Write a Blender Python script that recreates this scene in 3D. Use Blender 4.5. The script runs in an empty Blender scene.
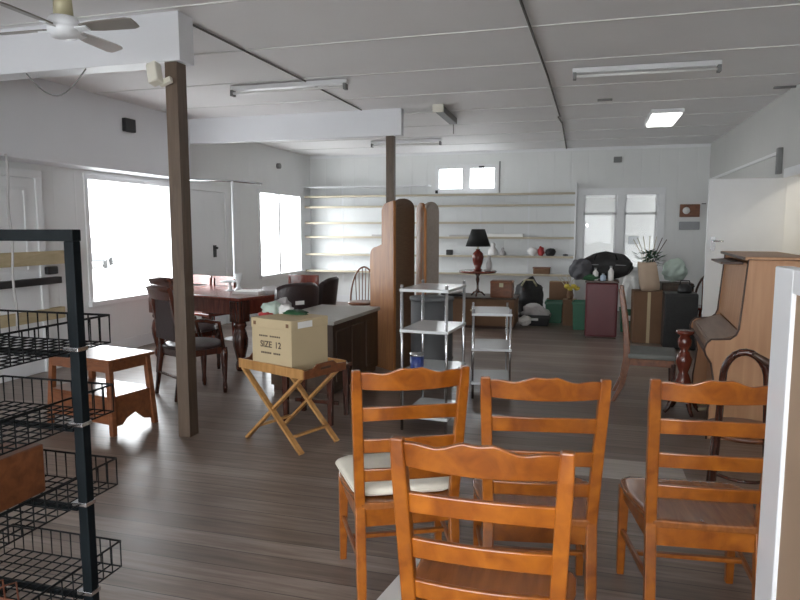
import bpy, bmesh, math, random
from mathutils import Vector, Matrix, noise
random.seed(7)
PI = math.pi
sc = bpy.context.scene
col = sc.collection

# ------------------------------------------------------------------ camera, sky, lights, exposure
HC = 1.5
PITCH, YAW, FPX = math.atan(72/650), 15.9575, 650.0
cd = bpy.data.cameras.new('camera'); cam = bpy.data.objects.new('camera', cd); col.objects.link(cam)
cam.location = (0, 0, HC)
cam.rotation_euler = (PI/2 - PITCH, 0, math.radians(YAW))
cd.sensor_fit = 'HORIZONTAL'; cd.sensor_width = 36; cd.lens = 36*FPX/800
cd.clip_start = 0.05; cd.clip_end = 200
sc.camera = cam
sc.view_settings.view_transform = 'Standard'; sc.view_settings.look = 'None'
sc.view_settings.gamma = 1; sc.view_settings.use_curve_mapping = False
sc.view_settings.exposure = 0.2
w = bpy.data.worlds.new('overcast_sky'); sc.world = w; w.use_nodes = True
bg = w.node_tree.nodes['Background']
bg.inputs[0].default_value = (0.93, 0.97, 1.0, 1); bg.inputs[1].default_value = 12.0

def area(name, loc, rot, sx, sy, power, color=(1, 1, 1), portal=False):
    l = bpy.data.lights.new(name, 'AREA'); l.shape = 'RECTANGLE'; l.size = sx; l.size_y = sy
    l.energy = power; l.color = color
    o = bpy.data.objects.new(name, l); col.objects.link(o); o.location = loc; o.rotation_euler = rot
    if portal: l.cycles.is_portal = True
    return o
area('daylight_shop_window', (-5.6, 6.93, 1.36), (0, -PI/2, 0), 1.45, 1.55, 1, portal=True)
area('daylight_tall_window', (-5.6, 11.06, 1.4), (0, -PI/2, 0), 1.5, 1.7, 1, portal=True)
area('added_front_daylight', (-1.7, -3.15, 1.2), (PI/2, 0, 0), 5.4, 1.7, 1, portal=True)  # portal for the unseen windows added behind the viewer
# the camera's own flash
fl = bpy.data.lights.new('camera_flash', 'SPOT'); fl.energy = 34; fl.shadow_soft_size = 0.03; fl.color = (1, .95, .88)
fl.spot_size = math.radians(85); fl.spot_blend = .7
flo = bpy.data.objects.new('camera_flash', fl); col.objects.link(flo); flo.location = (0, 0, HC+.11)
flo.rotation_euler = cam.rotation_euler

# ------------------------------------------------------------------ materials
def new_mat(name):
    m = bpy.data.materials.new(name); m.use_nodes = True
    return m, m.node_tree.nodes, m.node_tree.links, m.node_tree.nodes['Principled BSDF']
def plain(name, c, rough=.5, metal=0, var=.06, scale=6, coat=0, bump=0.0, bscale=60):
    m, n, l, p = new_mat(name)
    tc = n.new('ShaderNodeTexCoord'); nz = n.new('ShaderNodeTexNoise'); nz.inputs['Scale'].default_value = scale
    nz.inputs['Detail'].default_value = 4
    l.new(tc.outputs['Object'], nz.inputs['Vector'])
    mx = n.new('ShaderNodeMix'); mx.data_type = 'RGBA'
    mx.inputs[6].default_value = (*[max(0, x*(1-2*var)) for x in c], 1); mx.inputs[7].default_value = (*[min(1, x*(1+2*var)) for x in c], 1)
    l.new(nz.outputs['Fac'], mx.inputs[0]); l.new(mx.outputs[2], p.inputs['Base Color'])
    p.inputs['Roughness'].default_value = rough; p.inputs['Metallic'].default_value = metal
    p.inputs['Coat Weight'].default_value = coat; p.inputs['Coat Roughness'].default_value = .15
    if bump:
        nb = n.new('ShaderNodeTexNoise'); nb.inputs['Scale'].default_value = bscale
        l.new(tc.outputs['Object'], nb.inputs['Vector'])
        b = n.new('ShaderNodeBump'); b.inputs['Strength'].default_value = bump; b.inputs['Distance'].default_value = .02
        l.new(nb.outputs['Fac'], b.inputs['Height']); l.new(b.outputs['Normal'], p.inputs['Normal'])
    return m
def wood(name, c1, c2, rough=.4, stretch=(1, 1, 1), scale=5, coat=0.0, rnd=.06):
    m, n, l, p = new_mat(name)
    tc = n.new('ShaderNodeTexCoord'); mp = n.new('ShaderNodeMapping'); mp.inputs['Scale'].default_value = stretch
    l.new(tc.outputs['Object'], mp.inputs['Vector'])
    nz = n.new('ShaderNodeTexNoise'); nz.inputs['Scale'].default_value = scale; nz.inputs['Detail'].default_value = 6; nz.inputs['Distortion'].default_value = .6
    l.new(mp.outputs['Vector'], nz.inputs['Vector'])
    cr = n.new('ShaderNodeValToRGB'); cr.color_ramp.elements[0].position = .3; cr.color_ramp.elements[1].position = .7
    cr.color_ramp.elements[0].color = (*c1, 1); cr.color_ramp.elements[1].color = (*c2, 1)
    l.new(nz.outputs['Fac'], cr.inputs['Fac'])
    oi = n.new('ShaderNodeObjectInfo'); ml = n.new('ShaderNodeMapRange')
    ml.inputs['To Min'].default_value = 1-rnd; ml.inputs['To Max'].default_value = 1+rnd
    l.new(oi.outputs['Random'], ml.inputs['Value'])
    hs = n.new('ShaderNodeHueSaturation'); l.new(cr.outputs['Color'], hs.inputs['Color']); l.new(ml.outputs['Result'], hs.inputs['Value'])
    l.new(hs.outputs['Color'], p.inputs['Base Color'])
    p.inputs['Roughness'].default_value = rough; p.inputs['Coat Weight'].default_value = coat; p.inputs['Coat Roughness'].default_value = .2
    return m
def emit(name, c, s):
    m, n, l, p = new_mat(name)
    p.inputs['Base Color'].default_value = (*c, 1); p.inputs['Emission Color'].default_value = (*c, 1); p.inputs['Emission Strength'].default_value = s
    return m
def glass_mat(name, clear=.990, tint=(1, 1, 1)):
    m = bpy.data.materials.new(name); m.use_nodes = True; n = m.node_tree.nodes; l = m.node_tree.links; n.clear()
    t = n.new('ShaderNodeBsdfTransparent'); t.inputs[0].default_value = (*tint, 1)
    g = n.new('ShaderNodeBsdfGlossy'); g.inputs['Roughness'].default_value = .02
    mx = n.new('ShaderNodeMixShader'); mx.inputs[0].default_value = 1-clear
    o = n.new('ShaderNodeOutputMaterial')
    l.new(t.outputs[0], mx.inputs[1]); l.new(g.outputs[0], mx.inputs[2]); l.new(mx.outputs[0], o.inputs[0])
    return m
def board_wall(name, c, axis, period, rough=.55, strength=.35):
    """painted boarding: thin grooves every period metres along axis (0 x, 1 y)"""
    m, n, l, p = new_mat(name)
    tc = n.new('ShaderNodeTexCoord'); sx = n.new('ShaderNodeSeparateXYZ'); l.new(tc.outputs['Object'], sx.inputs[0])
    d = n.new('ShaderNodeMath'); d.operation = 'DIVIDE'; d.inputs[1].default_value = period; l.new(sx.outputs[axis], d.inputs[0])
    fr = n.new('ShaderNodeMath'); fr.operation = 'FRACT'; l.new(d.outputs[0], fr.inputs[0])
    pp = n.new('ShaderNodeMath'); pp.operation = 'PINGPONG'; pp.inputs[1].default_value = .5; l.new(fr.outputs[0], pp.inputs[0])
    gt = n.new('ShaderNodeMapRange'); gt.inputs['From Max'].default_value = .05; l.new(pp.outputs[0], gt.inputs['Value'])
    b = n.new('ShaderNodeBump'); b.inputs['Strength'].default_value = strength; b.inputs['Distance'].default_value = .006
    l.new(gt.outputs['Result'], b.inputs['Height']); l.new(b.outputs['Normal'], p.inputs['Normal'])
    nz = n.new('ShaderNodeTexNoise'); nz.inputs['Scale'].default_value = 1.7; nz.inputs['Detail'].default_value = 5; l.new(tc.outputs['Object'], nz.inputs['Vector'])
    mx = n.new('ShaderNodeMix'); mx.data_type = 'RGBA'
    mx.inputs[6].default_value = (*[x*.93 for x in c], 1); mx.inputs[7].default_value = (*[min(1, x*1.04) for x in c], 1)
    l.new(nz.outputs['Fac'], mx.inputs[0]); l.new(mx.outputs[2], p.inputs['Base Color'])
    p.inputs['Roughness'].default_value = rough
    return m
def floor_material():
    m, n, l, p = new_mat('worn_floorboards')
    tc = n.new('ShaderNodeTexCoord'); sx = n.new('ShaderNodeSeparateXYZ'); l.new(tc.outputs['Object'], sx.inputs[0])
    def math_(op, a, bval=None, b=None):
        q = n.new('ShaderNodeMath'); q.operation = op; l.new(a, q.inputs[0])
        if b is not None: l.new(b, q.inputs[1])
        elif bval is not None: q.inputs[1].default_value = bval
        return q.outputs[0]
    dv = math_('DIVIDE', sx.outputs[1], .135)
    idx = math_('FLOOR', dv); fr = math_('FRACT', dv)
    wn = n.new('ShaderNodeTexWhiteNoise'); wn.noise_dimensions = '1D'; l.new(idx, wn.inputs['W'])
    shift = math_('MULTIPLY', wn.outputs['Value'], 7.0)
    xs = math_('ADD', sx.outputs[0], None, shift)
    cmb = n.new('ShaderNodeCombineXYZ'); l.new(math_('MULTIPLY', xs, .9), cmb.inputs[0]); l.new(math_('MULTIPLY', sx.outputs[1], 14), cmb.inputs[1])
    n1 = n.new('ShaderNodeTexNoise'); n1.inputs['Scale'].default_value = 2.2; n1.inputs['Detail'].default_value = 8; n1.inputs['Roughness'].default_value = .65
    l.new(cmb.outputs[0], n1.inputs['Vector'])
    n2 = n.new('ShaderNodeTexNoise'); n2.inputs['Scale'].default_value = .9; n2.inputs['Detail'].default_value = 5; n2.inputs['Distortion'].default_value = .5
    l.new(tc.outputs['Object'], n2.inputs['Vector'])
    mixf = math_('ADD', math_('MULTIPLY', n1.outputs['Fac'], .56), None, math_('MULTIPLY', wn.outputs['Value'], .13))
    mixf = math_('ADD', mixf, None, math_('MULTIPLY', n2.outputs['Fac'], .36))
    cr = n.new('ShaderNodeValToRGB'); e = cr.color_ramp.elements
    e[0].position = .30; e[0].color = (.075, .05, .039, 1); e[1].position = .74; e[1].color = (.38, .315, .27, 1)
    k = cr.color_ramp.elements.new(.5); k.color = (.185, .135, .108, 1)
    l.new(mixf, cr.inputs['Fac'])
    gap = math_('LESS_THAN', fr, .035)
    mx = n.new('ShaderNodeMix'); mx.data_type = 'RGBA'; l.new(gap, mx.inputs[0]); l.new(cr.outputs['Color'], mx.inputs[6]); mx.inputs[7].default_value = (.05, .036, .03, 1)
    l.new(mx.outputs[2], p.inputs['Base Color'])
    rr = n.new('ShaderNodeMapRange'); rr.inputs['To Min'].default_value = .2; rr.inputs['To Max'].default_value = .5
    l.new(n1.outputs['Fac'], rr.inputs['Value']); l.new(rr.outputs['Result'], p.inputs['Roughness'])
    b = n.new('ShaderNodeBump'); b.inputs['Strength'].default_value = .25; b.inputs['Distance'].default_value = .004
    l.new(mixf, b.inputs['Height']); l.new(b.outputs['Normal'], p.inputs['Normal'])
    return m

M = dict(
    floor=floor_material(),
    wall=board_wall('white_painted_wall', (.77, .78, .78), 1, .3),
    wallr=board_wall('greyer_white_boards', (.56, .56, .545), 1, .3),  # right wall boards, a greyer white than the other walls
    wallb=board_wall('white_painted_boards', (.76, .77, .76), 0, .3),
    ceil=plain('painted_ceiling_sheet', (.85, .84, .845), .7, var=.03, scale=1.2),
    white=plain('white_gloss_paint', (.78, .79, .80), .35, var=.02),
    cream=plain('cream_paint', (.72, .69, .60), .45, var=.03),
    batten=plain('pale_batten_paint', (.72, .72, .71), .5, var=.02),
    conduit=plain('dark_ceiling_cable', (.12, .11, .10), .6),
    beamw=plain('white_beam_paint', (.74, .75, .78), .45, var=.02, scale=2),
    post=wood('brown_painted_post', (.085, .058, .04), (.125, .088, .062), .45, (8, 8, .7)),
    chair=wood('orange_varnished_pine', (.18, .043, .004), (.36, .110, .011), .28, (9, 9, 9), 1.5, coat=.2, rnd=.14),
    chairseat=wood('brown_varnished_seat', (.22, .07, .018), (.33, .115, .03), .22, (14, 1.5, 9), 3, coat=.4),
    cushion=plain('off_white_canvas', (.74, .70, .60), .85, var=.05, bump=.25, bscale=25),
    tray=wood('honey_pine', (.42, .20, .06), (.60, .33, .12), .42, (8, 8, 2), 3),
    card=plain('buff_cardboard', (.56, .45, .28), .8, var=.03),
    cardb=plain('brown_cardboard', (.20, .11, .06), .8, var=.06),
    ink=plain('dark_print_ink', (.10, .07, .05), .7),
    label=plain('white_paper', (.85, .84, .82), .6, var=.01),
    mahog=wood('dark_mahogany', (.035, .010, .006), (.095, .026, .014), .22, (10, 10, 1.2), 3, coat=.5),
    redwood=wood('red_mahogany', (.11, .02, .012), (.19, .04, .022), .25, (10, 10, 1.2), 3, coat=.5),
    leather=plain('dark_brown_leather', (.035, .022, .022), .35, var=.15, bump=.15),
    counter=wood('dark_brown_panelling', (.045, .026, .016), (.085, .05, .03), .45, (6, 6, 1), 3),
    countertop=plain('grey_counter_top', (.44, .43, .40), .5, var=.06),
    screen=wood('knotty_pine', (.26, .095, .026), (.43, .18, .05), .45, (7, 7, .8), 3.2),
    screend=wood('shaded_brown_weave', (.12, .075, .045), (.19, .125, .08), .6, (2, 2, 40), 5),  # woven leaf turned from the window, its shade put into the brown
    screeng=plain('grey_woven_panel', (.36, .31, .27), .7, var=.1, scale=30),
    chrome=plain('dull_chrome', (.62, .63, .65), .22, 1, var=.04),
    frost=plain('white_frosted_glass', (.72, .75, .76), .15, var=.02),
    wire=plain('black_powder_coat', (.005, .006, .007), .6, var=.1),
    rack=plain('blue_black_enamel', (.003, .006, .008), .6, var=.1),
    rust=plain('rusty_wire', (.22, .07, .035), .6, var=.2),
    oldwood=wood('walnut_side_table', (.125, .04, .016), (.225, .08, .03), .33, (3, 9, 9), 3, coat=.2),
    piano=wood('light_oak_veneer', (.47, .24, .12), (.56, .31, .165), .42, (9, 9, .6), 3),
    pianod=wood('brown_key_lid', (.20, .115, .07), (.27, .16, .10), .4, (9, 1, 9), 3),
    edge=plain('dark_brown_edge', (.07, .035, .022), .4),
    black=plain('black_plastic', (.012, .012, .013), .42, var=.1),
    blackbag=plain('black_nylon', (.018, .018, .018), .65, var=.25, bump=.4, bscale=18),
    greybag=plain('grey_nylon', (.09, .09, .10), .7, var=.2, bump=.4, bscale=18),
    whitebag=plain('white_plastic_bag', (.72, .72, .70), .5, var=.05, bump=.6, bscale=14),
    greycloth=plain('pale_grey_cloth', (.48, .46, .46), .85, var=.08, bump=.5, bscale=14),
    green=plain('green_plastic', (.012, .13, .065), .4, var=.08),
    leaf=plain('dark_green_leaf', (.02, .09, .035), .5, var=.25),
    mint=plain('pale_mint_cloth', (.46, .55, .49), .85, var=.05, bump=.5, bscale=14),
    maroon=plain('maroon_laminate', (.12, .016, .022), .4, var=.06),
    lampred=plain('red_glazed_ceramic', (.16, .028, .02), .15, var=.3, scale=20),
    lampshade=plain('black_lamp_shade', (.012, .013, .013), .8),
    yellow=plain('yellow_petal', (.62, .48, .06), .6),
    straw=plain('pale_stalk', (.55, .50, .38), .7),
    edgetan=plain('tan_edge_strip', (.50, .44, .33), .6, var=.04),
    red=plain('red_fabric', (.40, .04, .04), .7),
    blue=plain('dark_blue_tin', (.03, .05, .20), .35, var=.3, scale=30),
    bluepale=plain('pale_blue_plastic', (.40, .50, .62), .4),
    tan=wood('tan_shelf_board', (.42, .34, .20), (.52, .43, .27), .55, (2, 2, 8), 3),
    terr=plain('grey_vent', (.22, .22, .22), .6),
    glass=glass_mat('window_glass'),
    tube=emit('lit_fluorescent_tube', (1, .98, .94), 3.0),
    tubeoff=plain('unlit_fluorescent_tube', (.78, .78, .77), .3, var=.01),
    brass=plain('yellowed_brass', (.50, .46, .30), .4, .2),
    bladelit=plain('lit_fan_blade', (.80, .80, .80), .12, var=.01),  # blade catching window light, the brightness put into its colour
    bladeshade=plain('shaded_fan_blade', (.22, .20, .18), .3),  # the other blades, their shade put into the colour
    felt=plain('tan_pinboard_felt', (.36, .25, .17), .85, var=.05),
    alu=plain('white_enamel_frame', (.80, .82, .85), .3, var=.01),
    grey=plain('mid_grey_paint', (.32, .33, .34), .5),
    ext=plain('pale_cladding', (.62, .62, .61), .7, var=.03),
    road=plain('pale_concrete_street', (.55, .55, .54), .85, var=.08),
    carp=plain('grey_car_paint', (.085, .087, .09), .3),
    rubber=plain('tyre_rubber', (.05, .05, .05), .7),
    seatgrey=plain('grey_seat_fabric', (.19, .20, .19), .8, var=.1),
    stripe=wood('pale_floor_strip', (.40, .36, .32), (.55, .50, .46), .5, (1, 14, 1), 3),
)

for k_ in ('rack', 'wire'): M[k_].node_tree.nodes['Principled BSDF'].inputs['Specular IOR Level'].default_value = .18
# ------------------------------------------------------------------ geometry helpers
class MB:
    def __init__(s): s.bm = bmesh.new()
    def box(s, x0, x1, y0, y1, z0, z1, mat=None):
        v = [s.bm.verts.new(p) for p in ((x0,y0,z0),(x1,y0,z0),(x1,y1,z0),(x0,y1,z0),(x0,y0,z1),(x1,y0,z1),(x1,y1,z1),(x0,y1,z1))]
        if mat is not None:
            for q in v: q.co = mat @ q.co
        for f in ((0,3,2,1),(4,5,6,7),(0,1,5,4),(1,2,6,5),(2,3,7,6),(3,0,4,7)): s.bm.faces.new([v[i] for i in f])
        return s
    def rings(s, rings, smooth=False, cap=True, closed=False):
        vs = [[s.bm.verts.new(p) for p in r] for r in rings]
        n = len(vs[0]); m = len(vs)
        for i in range(m if closed else m-1):
            for j in range(n):
                f = s.bm.faces.new((vs[i][j], vs[i][(j+1) % n], vs[(i+1) % m][(j+1) % n], vs[(i+1) % m][j])); f.smooth = smooth
        if cap and not closed:
            s.bm.faces.new(list(reversed(vs[0]))); s.bm.faces.new(vs[-1])
        return s
    def tube(s, pts, r, seg=8, closed=False):
        pts = [Vector(p) for p in pts]; N = len(pts); rr = r if isinstance(r, (list, tuple)) else [r]*N
        rings = []; prev = None
        for i, p in enumerate(pts):
            a = pts[i-1] if (i > 0 or closed) else p; b = pts[(i+1) % N] if (i < N-1 or closed) else p
            t = (b-a).normalized()
            if prev is None:
                u = t.orthogonal().normalized()
            else:
                u = (prev - t*prev.dot(t)).normalized()
            prev = u; v = t.cross(u)
            rings.append([p + (u*math.cos(2*PI*k/seg) + v*math.sin(2*PI*k/seg))*rr[i] for k in range(seg)])
        return s.rings(rings, True, not closed, closed)
    def sweep(s, pts, sizes):
        """rectangular section kept level: pts list of xyz, sizes list of (wx, wy)"""
        rings = []
        for p, (a, b) in zip(pts, sizes):
            x, y, z = p
            rings.append([(x-a/2,y-b/2,z),(x+a/2,y-b/2,z),(x+a/2,y+b/2,z),(x-a/2,y+b/2,z)])
        return s.rings(rings)
    def lathe(s, prof, c=(0,0,0), seg=20):
        rings = [[(c[0]+r*math.cos(2*PI*k/seg), c[1]+r*math.sin(2*PI*k/seg), c[2]+z) for k in range(seg)] for r, z in prof]
        return s.rings(rings, True)
    def prism(s, outline, mat, thick):
        """outline of (u, v) extruded by thick along local w; mat maps (u, v, w)"""
        a = [s.bm.verts.new(mat @ Vector((u, v, 0))) for u, v in outline]
        b = [s.bm.verts.new(mat @ Vector((u, v, thick))) for u, v in outline]
        s.bm.faces.new(list(reversed(a))); s.bm.faces.new(b)
        n = len(a)
        for i in range(n): s.bm.faces.new((a[i], a[(i+1) % n], b[(i+1) % n], b[i]))
        return s
    def blob(s, c, r, amp=.12, freq=2.5, sub=3, seed=0, flat=None):
        g = bmesh.ops.create_icosphere(s.bm, subdivisions=sub, radius=1)
        for v in g['verts']:
            p = v.co.copy(); d = 1 + amp*noise.noise(p*freq + Vector((seed*3.1, seed*1.7, seed)))*2
            q = Vector((p.x*r[0]*d, p.y*r[1]*d, p.z*r[2]*d))
            if flat is not None: q.z = max(q.z, flat)
            v.co = q + Vector(c)
            for f in v.link_faces: f.smooth = True
        return s
    def bar(s, a, b, wd, th, up=(0,0,1)):
        a = Vector(a); b = Vector(b); t = (b-a).normalized(); u = Vector(up); sd = t.cross(u).normalized(); u = sd.cross(t)
        rings = [[p+sd*x*wd/2+u*y*th/2 for x, y in ((-1,-1),(1,-1),(1,1),(-1,1))] for p in (a, b)]
        return s.rings(rings)
    def build(s, name, mat, parent=None, bevel=0, seg=2):
        bmesh.ops.recalc_face_normals(s.bm, faces=s.bm.faces)
        me = bpy.data.meshes.new(name); s.bm.to_mesh(me); s.bm.free()
        o = bpy.data.objects.new(name, me); col.objects.link(o)
        me.materials.append(mat)
        if parent: o.parent = parent
        if bevel:
            b = o.modifiers.new('edge', 'BEVEL'); b.width = bevel; b.segments = seg; b.limit_method = 'ANGLE'; b.angle_limit = math.radians(35)
        return o
def tag(o, label, cat=None, group=None, kind=None):
    if label: o['label'] = label
    if cat: o['category'] = cat
    if group: o['group'] = group
    if kind: o['kind'] = kind
    return o
def thing(name, label, cat, loc=(0,0,0), rz=0, group=None):
    o = bpy.data.objects.new(name, None); o.empty_display_size = .1; col.objects.link(o)
    o.location = loc; o.rotation_euler = (0, 0, rz)
    return tag(o, label, cat, group)
def dup(root, loc, rz, label, group=None):
    r = root.copy(); col.objects.link(r); r.location = loc; r.rotation_euler = (0, 0, rz); r['label'] = label
    if group: r['group'] = group
    for ch in list(root.children):
        c = ch.copy(); col.objects.link(c); c.parent = r
        for g in list(ch.children):
            d = g.copy(); col.objects.link(d); d.parent = c
    return r
def struct(name, mb, mat, label, cat, bevel=0, parent=None):
    o = mb.build(name, mat, parent, bevel)
    if parent is None: tag(o, label, cat, kind='structure')
    return o
def facing(dx, dy): return math.atan2(-dx, dy)       # z rotation that turns local +y towards (dx, dy)

# ------------------------------------------------------------------ the shell
XL, XR, YB, YF, ZC = -5.45, 2.0, 12.4, -3.0, 2.94
struct('floor', MB().box(XL-.1, XR+.1, YF-.1, YB+.1, -.1, 0), M['floor'], 'worn brown timber floorboards across the whole shop', 'floor')
struct('ceiling', MB().box(XL-.1, XR+.1, YF-.1, YB+.1, ZC, ZC+.1), M['ceil'], 'grey white sheeted ceiling of the shop', 'ceiling')
mb = MB()                                            # left wall with two window openings
W1 = (6.17, 7.70, .65, 2.07); W2 = (10.22, 11.9, .66, 2.13)
y = YF-.1
for (a, b, z0, z1) in (W1, W2):
    mb.box(XL-.15, XL, y, a, 0, ZC); mb.box(XL-.15, XL, a, b, 0, z0); mb.box(XL-.15, XL, a, b, z1, ZC); y = b
mb.box(XL-.15, XL, y, YB+.15, 0, ZC)
struct('wall_left', mb, M['wall'], 'white painted wall with the two bright windows', 'wall')
mb = MB()                                            # back wall with the high window and the sash pair
BW = (-.10, 1.22, .80, 2.12); HW = (-2.80, -1.66, 2.20, 2.66)
mb.box(XL, HW[0], YB, YB+.15, 0, ZC); mb.box(HW[0], HW[1], YB, YB+.15, 0, HW[2]); mb.box(HW[0], HW[1], YB, YB+.15, HW[3], ZC)
mb.box(HW[1], BW[0], YB, YB+.15, 0, ZC); mb.box(BW[0], BW[1], YB, YB+.15, 0, BW[2]); mb.box(BW[0], BW[1], YB, YB+.15, BW[3], ZC)
mb.box(BW[1], XR+.15, YB, YB+.15, 0, ZC)
struct('wall_back', mb, M['wallb'], 'white boarded back wall behind the shelves', 'wall')
DY0, DY1 = 6.93, 7.75                                # doorway in the right wall
mb = MB().box(XR, XR+.15, YF-.1, DY0, 0, ZC).box(XR, XR+.15, DY0, DY1, 2.04, ZC).box(XR, XR+.15, DY1, YB, 0, ZC)
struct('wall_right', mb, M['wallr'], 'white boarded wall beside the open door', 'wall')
mb = MB().box(XL-.15, -4.4, YF-.15, YF, 0, ZC).box(1.0, XR+.15, YF-.15, YF, 0, ZC).box(-4.4, 1.0, YF-.15, YF, 0, .35).box(-4.4, 1.0, YF-.15, YF, 2.05, ZC)
struct('wall_front', mb, M['wall'], 'shop front wall behind the viewer with openings added for frontal light', 'wall')
fr = MB()  # unseen front windows, added to bring frontal light onto the chairs
for xx in (-4.4, -2.65, -.85, .95): fr.box(xx, xx+.05, YF-.1, YF-.04, .35, 2.05)
fr.box(-4.4, 1.0, YF-.1, YF-.04, .35, .40).box(-4.4, 1.0, YF-.1, YF-.04, 2.0, 2.05)
wf = struct('added_front_window', fr, M['white'], 'wide unseen window added behind the viewer for frontal light', 'window')
struct('pane', MB().box(-4.38, .98, YF-.08, YF-.07, .38, 2.02), M['glass'], '', '', parent=wf)
# hall beyond the open door
mb = MB().box(XR+.15, 4.0, 5.6, 5.7, 0, ZC).box(XR+.15, 4.0, 8.6, 8.7, 0, ZC).box(4.0, 4.1, 5.6, 8.7, 0, ZC).box(XR+.15, 4.1, 5.6, 8.7, ZC, ZC+.1).box(XR+.1, 4.1, 5.6, 8.7, -.1, 0)
struct('wall_hallway', mb, M['cream'], 'pale hallway seen past the open door', 'wall')

hl = bpy.data.lights.new('hallway_fill', 'POINT'); hl.energy = 30; hl.shadow_soft_size = .12; hl.color = (1, .93, .82)  # unseen fill light, added to brighten the hall past the doorway
hlo = bpy.data.objects.new('hallway_fill', hl); col.objects.link(hlo); hlo.location = (3.1, 7.1, 2.6)
# ceiling battens and cable runs
for k in range(9):
    yy = 3.87 + 1.06*k - (2.12 if False else 0)
    if yy > 12.2: break
    struct('trim_ceiling', MB().box(XL, XR, yy-.012, yy+.012, ZC-.007, ZC+.01), M['batten'], 'pale cover batten crossing the ceiling', 'batten')
for yy in (-1.4, -.3, .7, 1.75, 2.8):
    struct('trim_ceiling', MB().box(XL, XR, yy-.012, yy+.012, ZC-.007, ZC+.01), M['batten'], 'pale cover batten crossing the ceiling', 'batten')
tag(MB().tube([(-.46,1,ZC-.012),(-.45,4.2,ZC-.012),(-.40,6.5,ZC-.012),(-.38,8.8,ZC-.012)], .010, 6).build('ceiling_cable', M['conduit']), 'dark cable running along the middle of the ceiling towards the square light', 'cable')
tag(MB().tube([(-.40,8.85,ZC-.012),(-.37,9.4,ZC-.012),(-.40,12.35,ZC-.012)], .011, 6).build('ceiling_cable', M['conduit']), 'dark cable on the ceiling running the last stretch to the back wall', 'cable')
tag(MB().tube([(-2.73,4.12,ZC-.01),(-2.70,6.0,ZC-.01),(-2.69,7.7,ZC-.01)], .008, 6).build('ceiling_cable', M['conduit']), 'thin grey cable on the ceiling between the two white beams', 'cable')
struct('trim_1', MB().box(XL, XR, YB-.02, YB, ZC-.05, ZC), M['white'], 'white cornice strip at the top of the back wall', 'trim')
struct('trim_2', MB().box(XR-.02, XR, 8.0, YB-.02, 2.30, 2.335), M['white'], 'thin white picture rail beyond the open door', 'trim')
struct('baseboard_back', MB().box(XL, XR, YB-.018, YB, 0, .14), M['white'], 'white skirting along the back wall', 'skirting')
struct('baseboard_left', MB().box(XL, XL+.018, YF, YB-.02, 0, .14), M['white'], 'white skirting along the left wall', 'skirting')
struct('baseboard_right', MB().box(XR-.018, XR, 7.85, YB-.02, 0, .14), M['white'], 'white skirting along the right wall', 'skirting')

# beams, bulkhead, posts
struct('bulkhead_beam', MB().box(XL, -5.13, YF, 7.75, 2.15, ZC), M['beamw'], 'long grey white bulkhead above the shop window', 'beam', .004)
struct('ceiling_beam', MB().box(XL, -2.66, 3.93, 4.10, 2.62, ZC), M['beamw'], 'white boxed beam ending on the brown post nearer the viewer', 'beam', .004)
struct('ceiling_beam', MB().box(XL, -2.20, 7.75, 7.86, 2.62, ZC), M['beamw'], 'white boxed beam above the dining table and folding screen', 'beam', .004)
struct('column', MB().box(-2.795, -2.70, 3.95, 4.06, 0, 2.62), M['post'], 'brown painted square post beside the tray table', 'post', .004)
struct('column', MB().box(-2.40, -2.30, 7.76, 7.85, 0, 2.62), M['post'], 'brown post rising behind the folding screen', 'post', .004)
# paler strip laid across the floor
struct('floor_strip', MB().box(-1.17, .62, 3.98, 4.32, -.01, .0025), M['stripe'], 'pale strip across the floor behind the orange chairs', 'floor')

# ---- windows of the left wall
def left_window(name, W, mullions, label):
    a, b, z0, z1 = W
    f = MB(); t = .05
    f.box(XL-.10, XL+.015, a-.04, a+t*.4, z0-.04, z1+.04).box(XL-.10, XL+.015, b-t*.4, b+.04, z0-.04, z1+.04)
    f.box(XL-.098, XL+.018, a-.042, b+.042, z1-t*.4, z1+.042)
    o = struct(name, f, M['white'], label, 'window', .003)
    struct('sill', MB().box(XL-.12, XL+.05, a-.05, b+.05, z0-.05, z0+.01), M['white'], '', '', .004, o)
    for q in mullions: struct('mullion', MB().box(XL-.05, XL+.012, q-.035, q+.035, z0+.012, z1-.025), M['white'], '', '', 0, o)
    edges = [a+.02]+list(mullions)+[b-.02]
    for i in range(len(edges)-1):
        struct('pane', MB().box(XL-.065, XL-.058, edges[i], edges[i+1], z0+.01, z1-.02), M['glass'], '', '', 0, o)
    return o
left_window('window_2', W1, [], 'big bright shop window on the left wall behind the brown post')
left_window('window_3', W2, [10.97], 'tall two pane window on the left wall near the back corner')
# high window
x0, x1, z0, z1 = HW
f = MB()
f.box(x0-.03, x0+.04, YB-.02, YB+.1, z0-.03, z1+.03).box(x1-.04, x1+.03, YB-.02, YB+.1, z0-.03, z1+.03)
f.box(x0-.032, x1+.032, YB-.023, YB+.098, z1-.04, z1+.032).box(x0-.032, x1+.032, YB-.022, YB+.099, z0-.032, z0+.05)
f.box((x0+x1)/2-.08, (x0+x1)/2+.07, YB-.018, YB+.096, z0, z1)
o = struct('window_4', f, M['white'], 'small high two pane window on the back wall above the shelves', 'window', .003)
for a, b in ((x0+.03, -2.30), (-2.17, x1-.03)):
    struct('pane', MB().box(a, b, YB+.03, YB+.037, z0+.04, z1-.03), M['glass'], '', '', 0, o)
struct('latch', MB().box(-1.99, -1.89, YB-.04, YB-.018, z1-.03, z1+.0), M['black'], '', '', 0, o)
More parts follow.
